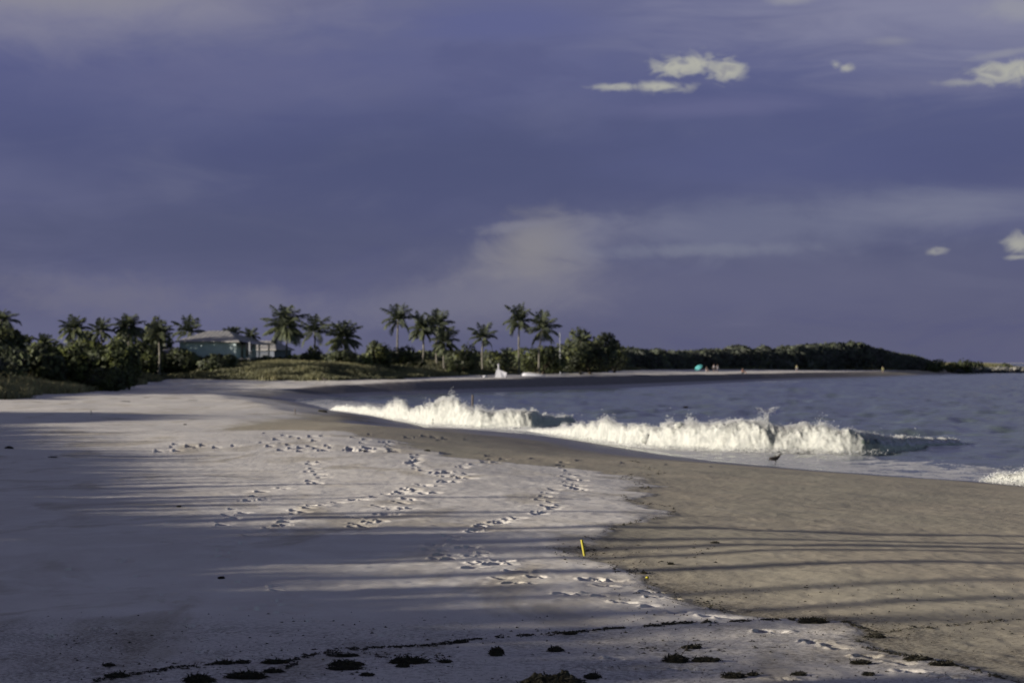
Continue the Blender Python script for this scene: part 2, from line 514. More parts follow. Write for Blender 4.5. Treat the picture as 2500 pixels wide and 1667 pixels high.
def water_material(name="sea water"):
    m, T, b = new_mat(name)
    geo = T.n('ShaderNodeNewGeometry').outputs['Position']
    foam = T.n('ShaderNodeAttribute', attribute_name='foam').outputs['Fac']
    n1 = T.noise(T.scalev(geo, (1.1, 0.55, 1)), 1.0, 5, 0.65, 0.6)
    n2 = T.noise(T.scalev(geo, (5.5, 3.0, 5)), 1.0, 4, 0.7, 0.8)
    pat = T.m('ADD', T.m('MULTIPLY', n1, 0.6), T.m('MULTIPLY', n2, 0.4))
    k = T.m('ADD', foam, T.m('MULTIPLY', T.m('SUBTRACT', pat, 0.5), 1.7))
    fm = T.ss(k, 0.46, 0.60)
    b.inputs['Base Color'].default_value = (0.030, 0.046, 0.050, 1)
    T.put(b.inputs['Base Color'], T.mix(T.ss(n1, 0.3, 0.7), (0.046, 0.064, 0.056), (0.080, 0.104, 0.088)))
    b.inputs['Roughness'].default_value = 0.14
    b.inputs['IOR'].default_value = 1.33
    fo = T.n('ShaderNodeBsdfPrincipled')
    T.put(fo.inputs['Base Color'], T.mix(n2, (0.30, 0.30, 0.32), (0.46, 0.46, 0.46)))
    fo.inputs['Roughness'].default_value = 0.8
    bp = T.n('ShaderNodeBump')
    bp.inputs['Strength'].default_value = 0.5
    bp.inputs['Distance'].default_value = 0.06
    T.put(bp.inputs['Height'], pat)
    T.put(fo.inputs['Normal'], bp.outputs[0])
    bw = T.n('ShaderNodeBump')
    bw.inputs['Strength'].default_value = 0.6
    bw.inputs['Distance'].default_value = 0.12
    T.put(bw.inputs['Height'], T.noise(T.scalev(geo, (1.5, 0.8, 1.5)), 1.0, 5, 0.65))
    T.put(b.inputs['Normal'], bw.outputs[0])
    ms = T.n('ShaderNodeMixShader')
    T.put(ms.inputs[0], fm)
    T.t.links.new(b.outputs[0], ms.inputs[1])
    T.t.links.new(fo.outputs[0], ms.inputs[2])
    T.t.links.new(ms.outputs[0], m.node_tree.nodes['Material Output'].inputs[0])
    return m


# ------------------------------------------------------------------ object helpers
def tag(o, label=None, cat=None, group=None, kind=None):
    if label: o['label'] = label
    if cat: o['category'] = cat
    if group: o['group'] = group
    if kind: o['kind'] = kind
    return o


def mesh_obj(name, V, Fc, mat=None, parent=None, attrs=None, face_attrs=None, smooth_=True, loc=None):
    """V: (n,3) array, Fc: (m,3) or (m,4) int array or list of such arrays"""
    me = bpy.data.meshes.new(name)
    V = np.asarray(V, np.float32)
    fl = Fc if isinstance(Fc, list) else [Fc]
    fl = [np.asarray(f, np.int32) for f in fl if len(f)]
    nl = sum(f.size for f in fl); nf = sum(len(f) for f in fl)
    me.vertices.add(len(V)); me.vertices.foreach_set('co', V.ravel())
    me.loops.add(nl); me.loops.foreach_set('vertex_index', np.concatenate([f.ravel() for f in fl]))
    me.polygons.add(nf)
    sizes = np.concatenate([np.full(len(f), f.shape[1], np.int32) for f in fl])
    me.polygons.foreach_set('loop_start', np.concatenate([[0], np.cumsum(sizes)[:-1]]).astype(np.int32))
    me.polygons.foreach_set('loop_total', sizes)
    me.polygons.foreach_set('use_smooth', np.full(nf, bool(smooth_)))
    me.update(calc_edges=True)
    for k, v in (attrs or {}).items():
        a = me.attributes.new(k, 'FLOAT', 'POINT'); a.data.foreach_set('value', np.asarray(v, np.float32))
    for k, v in (face_attrs or {}).items():
        v = np.asarray(v, np.float32)
        if v.ndim == 2:
            a = me.attributes.new(k, 'FLOAT_VECTOR', 'FACE'); a.data.foreach_set('vector', v.ravel())
            continue
        a = me.attributes.new(k, 'FLOAT', 'FACE'); a.data.foreach_set('value', np.asarray(v, np.float32))
    if mat: me.materials.append(mat)
    o = bpy.data.objects.new(name, me)
    COL.objects.link(o)
    if parent: o.parent = parent
    if loc is not None: o.location = loc
    return o


def empty(name, loc, rz=0.0):
    o = bpy.data.objects.new(name, None)
    o.empty_display_size = 0.3
    COL.objects.link(o)
    o.location = loc
    o.rotation_euler = (0, 0, rz)
    return o


class MB:
    """collects boxes, tubes and quads into one mesh"""
    def __init__(s):
        s.v, s.f4, s.f3 = [], [], []

    def box(s, c, size, rz=0.0, bevel=0.0):
        sx, sy, sz = [q / 2 for q in size]
        b = len(s.v)
        ca, sa = math.cos(rz), math.sin(rz)
        for z in (-sz, sz):
            for x, y in ((-sx, -sy), (sx, -sy), (sx, sy), (-sx, sy)):
                s.v.append((c[0] + x * ca - y * sa, c[1] + x * sa + y * ca, c[2] + z))
        s.f4 += [(b + 3, b + 2, b + 1, b), (b + 4, b + 5, b + 6, b + 7), (b, b + 1, b + 5, b + 4), (b + 1, b + 2, b + 6, b + 5),
                 (b + 2, b + 3, b + 7, b + 6), (b + 3, b, b + 4, b + 7)]
        return s

    def tube(s, pts, rad, n=8, cap=True):
        pts = [Vector(p) for p in pts]
        if not isinstance(rad, (list, tuple)): rad = [rad] * len(pts)
        b = len(s.v)
        for i, p in enumerate(pts):
            d = (pts[min(i + 1, len(pts) - 1)] - pts[max(i - 1, 0)]).normalized()
            a = Vector((1, 0, 0)) if abs(d.x) < 0.9 else Vector((0, 1, 0))
            u = d.cross(a).normalized(); w = d.cross(u)
            for k in range(n):
                t = 2 * math.pi * k / n
                s.v.append(tuple(p + (u * math.cos(t) + w * math.sin(t)) * rad[i]))
        for i in range(len(pts) - 1):
            for k in range(n):
                k2 = (k + 1) % n
                s.f4.append((b + i * n + k, b + i * n + k2, b + (i + 1) * n + k2, b + (i + 1) * n + k))
        if cap:
            for i in (0, len(pts) - 1):
                c = len(s.v); s.v.append(tuple(pts[i]))
                for k in range(n):
                    s.f3.append((c, b + i * n + k, b + i * n + (k + 1) % n))
        return s

    def ball(s, c, r, n=10, m=7):
        if not isinstance(r, (list, tuple)): r = (r, r, r)
        b = len(s.v)
        for i in range(m + 1):
            th = math.pi * i / m
            for k in range(n):
                ph = 2 * math.pi * k / n
                s.v.append((c[0] + r[0] * math.sin(th) * math.cos(ph), c[1] + r[1] * math.sin(th) * math.sin(ph), c[2] + r[2] * math.cos(th)))
        for i in range(m):
            for k in range(n):
                k2 = (k + 1) % n
                s.f4.append((b + i * n + k, b + (i + 1) * n + k, b + (i + 1) * n + k2, b + i * n + k2))
        return s

    def quad(s, a, b_, c, d):
        b = len(s.v); s.v += [tuple(a), tuple(b_), tuple(c), tuple(d)]; s.f4.append((b, b + 1, b + 2, b + 3)); return s

    def tri(s, a, b_, c):
        b = len(s.v); s.v += [tuple(a), tuple(b_), tuple(c)]; s.f3.append((b, b + 1, b + 2)); return s

    def build(s, name, mat, parent=None, smooth_=False, loc=None):
        fl = []
        if s.f4: fl.append(np.array(s.f4))
        if s.f3: fl.append(np.array(s.f3))
        return mesh_obj(name, np.array(s.v), fl, mat, parent, smooth_=smooth_, loc=loc)


# ------------------------------------------------------------------ the beach
def fan(us, ys):
    Yc = np.maximum(ys, 14.0)
    X = us[None, :] * Yc[:, None]
    Y = np.repeat(ys[:, None], len(us), 1)
    n, m = len(ys), len(us)
    idx = np.arange(n * m).reshape(n, m)
    q = np.stack([idx[:-1, :-1], idx[:-1, 1:], idx[1:, 1:], idx[1:, :-1]], -1).reshape(-1, 4)
    return X, Y, q


PRINTS = []   # (x, y, angle, half width, half length, depth)


def trail_marks():
    L = [(1371, 1128), (1366, 1135), (1372, 1143), (1385, 1150), (1395, 1158), (1383, 1165), (1400, 1172), (1392, 1180), (1410, 1186), (1404, 1193), (1418, 1196), (1388, 1188), (1425, 1174), (1414, 1162), (1381, 1137),
         (1353, 1196), (1343, 1205), (1332, 1214), (1314, 1221), (1346, 1227), (1350, 1240), (1331, 1236), (1311, 1256), (1366, 1236), (1330, 1252), (1346, 1244), (1308, 1250),
         (1239, 1270), (1225, 1276), (1207, 1278), (1262, 1266), (1180, 1282), (1172, 1288), (1160, 1296), (1150, 1300), (1184, 1296),
         (1226, 1120), (1210, 1122), (1185, 1125), (1178, 1130), (1200, 1129), (1155, 1135), (1130, 1139), (1128, 1142), (1093, 1149), (1100, 1152), (1078, 1155), (1068, 1156), (1090, 1154), (1110, 1164), (1125, 1166), (1144, 1169), (1120, 1168), (1140, 1158), (1085, 1164),
         (1090, 1176), (1076, 1178), (1100, 1178), (1035, 1185), (1025, 1184), (1045, 1187), (1070, 1187), (1010, 1196), (995, 1194), (1015, 1200), (974, 1203), (965, 1208), (985, 1207), (942, 1209), (916, 1215), (882, 1222), (860, 1222), (824, 1229), (784, 1236), (760, 1236), (752, 1242), (719, 1248), (737, 1252), (719, 1256), (697, 1266), (720, 1268), (695, 1275), (680, 1285), (700, 1284), (654, 1292), (640, 1300), (607, 1309), (612, 1300),
         (1059, 1205), (1035, 1206), (991, 1219), (1010, 1222), (970, 1226), (985, 1230), (927, 1237), (950, 1238), (985, 1243), (1000, 1242), (958, 1244), (930, 1257), (945, 1256), (965, 1257), (865, 1264), (900, 1266), (923, 1271), (910, 1277), (870, 1280), (859, 1287), (890, 1286), (895, 1275), (930, 1274),
         (767, 1128), (758, 1134), (763, 1145), (763, 1152), (780, 1160), (782, 1168), (756, 1176), (760, 1182), (775, 1181), (688, 1193), (700, 1195), (634, 1201), (620, 1213), (607, 1225), (648, 1217), (605, 1223), (568, 1245), (592, 1254), (554, 1260), (572, 1268), (534, 1277), (544, 1284), (640, 1222),
         (1003, 1110), (1010, 1116), (1018, 1120), (1025, 1112), (1000, 1130), (1008, 1134), (1015, 1138), (1022, 1126), (1028, 1143), (1032, 1149), (996, 1132), (1018, 1146), (1024, 1121), (1012, 1128),
         (1093, 1310), (1110, 1312), (1105, 1320), (1069, 1331), (1055, 1334), (1042, 1344), (1078, 1345), (1131, 1339), (1150, 1338), (1165, 1348), (1180, 1352), (1076, 1355), (1105, 1357), (1063, 1366), (1095, 1367), (1150, 1360), (1170, 1360), (1160, 1377), (1178, 1374), (1205, 1380), (1235, 1372), (1250, 1380), (1144, 1389), (1160, 1388), (1215, 1369),
         (1246, 1396), (1290, 1400), (1318, 1400), (1304, 1411), (1325, 1412), (1250, 1426), (1270, 1427), (1225, 1413), (1430, 1418), (1450, 1418), (1475, 1420), (1500, 1420), (1470, 1432), (1490, 1433), (1372, 1451), (1392, 1452), (1425, 1454), (1465, 1457), (1505, 1472), (1530, 1474), (1575, 1446), (1600, 1448), (1620, 1448), (1590, 1461), (1612, 1462), (1640, 1464), (1586, 1482), (1643, 1496), (1665, 1498), (1750, 1489), (1785, 1491), (1725, 1507), (1765, 1511), (1746, 1521),
         (1864, 1545), (1900, 1547), (1978, 1571), (1995, 1574), (2025, 1580), (2047, 1587), (2101, 1606), (2120, 1606), (2186, 1621), (2210, 1626), (2207, 1642), (2235, 1646), (2312, 1659), (2345, 1663), (1895, 1660), (1930, 1664), (1660, 1639), (1690, 1640), (1445, 1640), (1500, 1612),
         (206, 1436), (406, 1455), (398, 1471), (440, 1482), (432, 1501), (467, 1515), (470, 1532), (543, 1547), (498, 1565), (501, 1597), (547, 1612), (249, 1540), (140, 1557), (670, 1436), (676, 1445), (708, 1457), (670, 1471), (651, 1482), (700, 1482), (640, 1492), (719, 1501), (690, 1498), (723, 1519), (735, 1482), (590, 1490), (760, 1520),
         (945, 1557), (990, 1558), (860, 1541), (690, 1470), (170, 1412), (280, 1438), (590, 1425), (345, 1408), (500, 1326), (470, 1330), (400, 1330), (410, 1325), (540, 1345), (562, 1368), (545, 1360), (298, 1370), (310, 1374), (180, 1394), (600, 1330), (570, 1352)]
    out = []
    for px, py in L:
        x, y, z = hit(px, py)
        out.append((x, y))
    return out


def crest_marks():
    pts = []
    for _ in range(24):
        px = rnd.choice([rnd.uniform(330, 620), rnd.uniform(640, 1030), rnd.gauss(410, 30), rnd.gauss(860, 50)]); py = 1091 + rnd.gauss(0, 7) + (px - 300) * 0.008
        pts.append((px, py))
    for _ in range(40):
        px = rnd.uniform(640, 960); py = rnd.uniform(1056, 1104)
        pts.append((px, py))
    for _ in range(12):
        pts.append((rnd.uniform(950, 1150), rnd.uniform(1060, 1090)))
    out = []
    for px, py in pts:
        x, y, z = hit(px, py)
        out.append((x, y))
    return out


def build_beach():
    ud = np.linspace(-0.195, 0.195, 1080)
    side = 0.195 + np.cumsum(np.geomspace(0.0008, 1.6, 42))
    us = np.concatenate([-side[::-1], ud, side])
    rows = [-60, -30, -10, 0, 6, 10, 13]
    ys_near = F * 2.3 / np.arange(1060, 60, -1.35)       # even steps as seen from eye height
    ys_far = np.geomspace(ys_near[-1] * 1.004, 1400, 210)
    ys = np.concatenate([rows, ys_near, ys_far, np.geomspace(1450, 9000, 22)])
    X, Y, q = fan(us, ys)
    z, d, dv, g = base_ground(X.ravel(), Y.ravel())
    Xr, Yr = X.ravel(), Y.ravel()
    near = smooth(115, 60, Yr)
    # fine wind ripples and lumps of loose sand
    z = z + near * smooth(2, 8, d) * (0.006 * fbm(Xr * 1.7, Yr * 0.9, oct=4, seed=21) + 0.0035 * fbm(Xr * 6, Yr * 3, oct=2, seed=23))
    # the dry blanket ends in a small step
    de, _ = poly_dist(Xr, Yr, EDGE_XY)
    ins = in_poly(Xr, Yr, DRY_POLY)
    wob = 0.25 * fbm(Xr * 0.9, Yr * 0.5, oct=4, seed=31) + 0.10 * fbm(Xr * 4, Yr * 2, oct=3, seed=33)
    sd = np.where(ins, de, -de) + wob * np.clip(Yr / 60, 0.35, 2.0)
    dry = smooth(-0.34, 0.20, sd / np.clip(Yr / 50, 0.5, 3.0))
    z = z + 0.018 * dry * near
    # beyond the crest the beach is part white, part tan
    upper = smooth(7, 15, d + 3 * fbm(Xr / 8, Yr / 14, oct=3, seed=41)) * smooth(98, 118, Yr) * smooth(500, 420, Yr) * (0.80 + 0.25 * fbm(Xr / 5, Yr / 12, oct=3, seed=43))
    upper = upper * (1 - 0.85 * np.exp(-((Xr + 9.0) / 5.5) ** 2 - ((Yr - 122) / 17.0) ** 2))
    far_berm = smooth(0.85, 1.15, d / np.interp(poly_dist(Xr, Yr, SHORE)[1], np.arange(len(SHORE)), _bw)) * smooth(270, 292, Yr)
    left_beach = np.maximum(smooth(-14, -19, Xr + 0.06 * (Yr - 150)) * smooth(125, 150, Yr) * smooth(9, 16, d), 0.9 * smooth(-7.5, -12, Xr) * smooth(84, 90, Yr))
    dry = np.clip(np.maximum.reduce([dry * smooth(140, 118, Yr), upper, far_berm, left_beach]), 0, 1)
    # wet swash zone and the trough
    sw = np.interp(Yr, [60, 85, 96, 105, 125, 150, 165, 200, 260, 280, 1000], [0.8, 0.9, 1.8, 4.6, 6.4, 5.0, 3.0, 2.0, 2.0, 4.0, 4.2])
    wet = smooth(sw * 1.25, sw * 0.55, d + 0.5 * fbm(Xr / 3, Yr / 6, oct=2, seed=51))
    far = smooth(282, 295, Yr)
    damp = np.clip(wet * far + far * smooth(1.12, 0.9, d / np.interp(poly_dist(Xr, Yr, SHORE)[1], np.arange(len(SHORE)), _bw)), 0, 1) * smooth(900, 640, Yr)  # far slope: its shade is deepened in the colour along with damp
    damp = np.maximum(damp, 0.55 * (1 - far) * smooth(sw * 2.2, sw * 1.1, d))
    wet = wet * (1 - 0.9 * far * smooth(1.2, 2.4, d))
    wet = np.maximum(wet, smooth(0.62, 0.86, g) * 0.95)
    veg = smooth(-0.3, 0.8, dv) * in_poly(Xr, Yr, VEG_POLY)
    # debris density along the ragged edge
    deb = np.exp(-(sd / 0.16) ** 2) * smooth(95, 70, Yr) * 0.75
    deb = np.maximum(deb, 0.75 * smooth(-1.6, -0.1, sd) * smooth(0.1, -0.2, sd) * smooth(45, 33, Yr))
    deb = np.maximum(deb, 0.55 * smooth(26.5, 24, Yr))
    z = z.reshape(X.shape)
    dz = np.zeros_like(z)
    # footprints pressed into the sand
    marks = [(x, y, 1.0) for x, y in trail_marks()] + [(x, y, 0.9) for x, y in crest_marks()]
    for x, y, s in marks:
        big = rnd.uniform(0.85, 1.25) * s
        a = 0.072 * big * np.clip(y / 50, 0.9, 1.15); b = 0.095 * big * np.clip(y / 26, 1.0, 2.6)
        dep = rnd.uniform(0.05, 0.085) * np.clip(y / 42, 0.62, 1.25)
        shady = y < 44 and x < -1.2
        if shady: dep *= 0.8
        ang = rnd.gauss(0.1, 0.35)
        r0, r1 = np.searchsorted(ys, [y - 4 * b, y + 4 * b])
        c0, c1 = np.searchsorted(us, [(x - 5 * a) / y, (x + 5 * a) / y])
        xs = X[r0:r1, c0:c1] - x; yy = Y[r0:r1, c0:c1] - y
        ca, sa = math.cos(ang), math.sin(ang)
        p = (xs * ca + yy * sa) / a; qv = (-xs * sa + yy * ca) / b
        wn = 0.22 * vnoise(X[r0:r1, c0:c1] * 14, Y[r0:r1, c0:c1] * 9, seed=61)
        rr = np.sqrt(p * p + qv * qv) + wn
        wn2 = 0.25 * vnoise(X[r0:r1, c0:c1] * 9, Y[r0:r1, c0:c1] * 6 + 4, seed=63)
        uu = (p + 1 + wn2) * a                      # metres from the heel-side rim
        Lr = rnd.uniform(0.15, 0.24) * np.clip(y / 50, 1.0, 1.3)
        fall = np.clip(uu / 0.035, 0, 1)
        dip = -dep * fall * np.clip(1 - (uu - 0.035) / Lr, 0, 1) * np.exp(-np.abs(qv + wn) ** 5)
        # thrown-up sand, mostly on one side
        mx = rnd.uniform(1.3, 1.9); my = rnd.uniform(-0.5, 0.3)
        mound = dep * (rnd.uniform(0.2, 0.5) if y < 38 else rnd.uniform(0.0, 0.10)) * np.exp(-(((p - mx) / 0.85) ** 2 + ((qv - my) / 0.8) ** 2)) * (1 + 1.2 * wn)
        rim = dep * 0.22 * np.exp(-((p + 1.25) / 0.38) ** 2 - (qv / 1.0) ** 2) + dep * (0.12 if y < 40 else 0.03) * np.exp(-((rr - 1.35) / 0.28) ** 2)
        dz[r0:r1, c0:c1] += dip + mound + rim
    z = z + np.clip(dz, -0.16, 0.045)
    GRID.update(us=us, ys=ys, z=z)
    V = np.stack([Xr, Yr, z.ravel()], -1)
    o = mesh_obj("beach", V, q, sand_material(), attrs=dict(dry=dry, wet=wet, veg=veg, deb=deb, damp=damp))
    tag(o, "pale sand beach with white dry sand, tan damp sand and footprints", "beach", kind='structure')


build_beach()


# ------------------------------------------------------------------ the sea
BREAK_MAIN = [(1160, 1046, 1041), (1230, 1049, 1041), (1290, 1053, 1043), (1350, 1062, 1042), (1400, 1070, 1036), (1440, 1076, 1032), (1490, 1084, 1030), (1540, 1090, 1034), (1590, 1094, 1033), (1640, 1097, 1034), (1700, 1100, 1035),
              (1750, 1102, 1031), (1800, 1103.5, 1032), (1850, 1104.5, 1027), (1870, 1105, 1029), (1890, 1105, 1033), (1925, 1105.5, 1032), (1960, 1106, 1033), (2010, 1107.5, 1036), (2060, 1109, 1043), (2105, 1109, 1050), (2150, 1108, 1056), (2200, 1104, 1061), (2260, 1097, 1064), (2330, 1090, 1067), (2380, 1086, 1071)]
BREAK_FAR = [(800, 1000, 990), (850, 1006, 988), (905, 1014, 992), (935, 1020, 996), (960, 1025, 984), (982, 1029, 977), (1000, 1031, 998), (1030, 1036, 990), (1060, 1040, 981), (1088, 1041, 973), (1112, 1042.5, 981), (1140, 1045, 993), (1172, 1046.5, 999), (1205, 1047, 1003), (1240, 1047.5, 1000), (1268, 1048, 992), (1300, 1048, 1000), (1318, 1046, 1010), (1350, 1042, 1017), (1385, 1036, 1013), (1410, 1031, 1018)]
BREAK_NEAR = [(2395, 1175, 1170), (2430, 1177, 1160), (2460, 1181, 1150), (2490, 1184, 1153), (2530, 1188, 1150), (2580, 1192, 1160), (2640, 1196, 1190)]


def build_sea():
    ud = np.linspace(-0.10, 0.195, 640)
    side = 0.195 + np.cumsum(np.geomspace(0.0012, 1.6, 36))
    us = np.concatenate([[-0.13, -0.115], ud, side])
    ys = np.concatenate([[-60, -30, -10, 5, 14, 20, 26], F * HC / np.arange(800, 318, -6.0), F * HC / np.arange(318, 30, -0.75), np.geomspace(840, 5000, 160), np.geomspace(5200, 60000, 30)])
    X, Y, q = fan(us, ys)
    Xr, Yr = X.ravel(), Y.ravel()
    d, arc = poly_dist(Xr, Yr, SHORE)
    wetm = in_poly(Xr, Yr, WATER_POLY)
    d = np.where(wetm, -d, d)                   # negative out at sea
    off = -d
    # wave trains: crests run roughly along the shore
    a = smooth(0.8, 9, off)
    a2 = smooth(4, 22, off)
    ph = 0.9 * fbm(Xr / 25, Yr / 40, oct=2, seed=71)
    z = a * (0.12 * (0.55 - 2.2 * np.abs(fbm(Xr / 2.4, Yr / 3.4, oct=3, seed=73)) * 0.5)) + a2 * (0.24 * fbm(Xr / 3.6, Yr / 6.5, oct=3, seed=75)) * smooth(2500, 600, Yr)
    z += a2 * 0.16 * np.sin((Yr * 0.75 - Xr * 0.55) / 6.0 * 1.4 + ph * 4) ** 3 * smooth(900, 300, Yr)
    z = z + 0.012
    # thin sheet at the edge follows the sand
    foam = np.zeros_like(z)
    near = (arc <= I_APEX)
    br = smooth(12.0, 4.0, off) * smooth(0.0, 0.5, off)
    foam = np.where(near, br * np.interp(Yr, [60, 83, 90, 100, 112, 130, 170, 230, 262, 280], [0.58, 0.62, 0.58, 0.58, 0.58, 0.58, 0.62, 0.66, 0.5, 0.0]), 0)
    # bright lip of the swash
    foam = np.maximum(foam, np.where(near, smooth(1.0, 0.4, off) * smooth(-0.15, 0.15, off) * 0.60, 0))
    # a little shore break along the far curve
    farsw = np.where(~near & (off < 5), smooth(3.5, 1.0, off) * np.clip(0.9 * vnoise(arc * 2.2, arc * 0, seed=81), 0, 1) * 0.62, 0)
    foam = np.maximum(foam, farsw * (Yr > 420) * (Yr < 880))
    for (px, py, rx, ry, s) in [(1684, 938, 1.4, 2.6, 0.9), (1773, 940, 3.0, 3.0, 0.95), (1900, 932, 6.0, 5.0, 0.8), (2186, 919, 7, 6, 0.95), (1380, 1012, 2.0, 3.0, 0.65), (2440, 1150, 4.5, 2.5, 0.62), (1130, 1046, 3.2, 9, 0.72), (1230, 1046, 2.6, 8, 0.68), (1300, 1050, 2.5, 7, 0.70), (1400, 1062, 2.0, 5, 0.7), (780, 978, 3, 14, 0.7), (860, 992, 3, 12, 0.75), (1700, 1116, 5, 3, 0.62), (1850, 1122, 4, 3, 0.62), (2000, 1130, 4, 3, 0.60), (2120, 1140, 3.5, 3, 0.62), (2250, 1140, 3.5, 2.6, 0.6), (2300, 1085, 3.5, 1.4, 0.5), (2150, 1125, 3.0, 2.0, 0.5)]:
        x, y = at(px, py, 0)
        foam = np.maximum(foam, s * np.exp(-((Xr - x) / rx) ** 2 - ((Yr - y) / ry) ** 2))
    # keep only what can lie outside the sand
    keepv = off > -2.5
    kq = keepv[q].all(1)
    q = q[kq]
    used = np.unique(q)
    remap = np.full(len(Xr), -1); remap[used] = np.arange(len(used))
    V = np.stack([Xr, Yr, z], -1)[used]
    o = mesh_obj("sea", V, remap[q], water_material(), attrs=dict(foam=foam[used]))
    tag(o, "grey blue choppy sea", "sea", kind='structure')


build_sea()


def foam_mat():
    m, T, b = new_mat("breaking foam")
    geo = T.n('ShaderNodeNewGeometry').outputs['Position']
    w = T.n('ShaderNodeAttribute', attribute_name='clear').outputs['Fac']
    n1 = T.noise(T.scalev(geo, (2.2, 2.2, 2.6)), 1.0, 5, 0.65, 0.5)
    n2 = T.noise(geo, 9.0, 4, 0.7, 0.3)
    k = T.m('ADD', w, T.m('MULTIPLY', T.m('SUBTRACT', T.m('ADD', T.m('MULTIPLY', n1, 0.6), T.m('MULTIPLY', n2, 0.4)), 0.5), 1.6))
    clear = T.ss(k, 0.42, 0.62)
    T.put(b.inputs['Base Color'], T.mix(clear, T.mix(T.ss(n1, 0.35, 0.65), (0.21, 0.217, 0.208), (0.335, 0.34, 0.318)), (0.062, 0.082, 0.072)))
    T.put(b.inputs['Roughness'], T.ss(clear, 0, 1, 0.75, 0.12))
    b.inputs['Subsurface Weight'].default_value = 0.9
    b.inputs['Subsurface Radius'].default_value = (1.0, 1.0, 0.95)
    b.inputs['Subsurface Scale'].default_value = 0.4
    bp = T.n('ShaderNodeBump')
    bp.inputs['Strength'].default_value = 0.35
    bp.inputs['Distance'].default_value = 0.06
    T.put(bp.inputs['Height'], T.m('ADD', n1, T.m('MULTIPLY', n2, 0.5)))
    T.put(b.inputs['Normal'], bp.outputs[0])
    return m


FOAM = foam_mat()


def _ico():
    bm = bmesh.new()
    bmesh.ops.create_icosphere(bm, subdivisions=3, radius=1.0)
    v = np.array([tuple(x.co) for x in bm.verts]); f = np.array([[x.index for x in p.verts] for p in bm.faces])
    bm.free()
    return v, f


ICO = _ico()


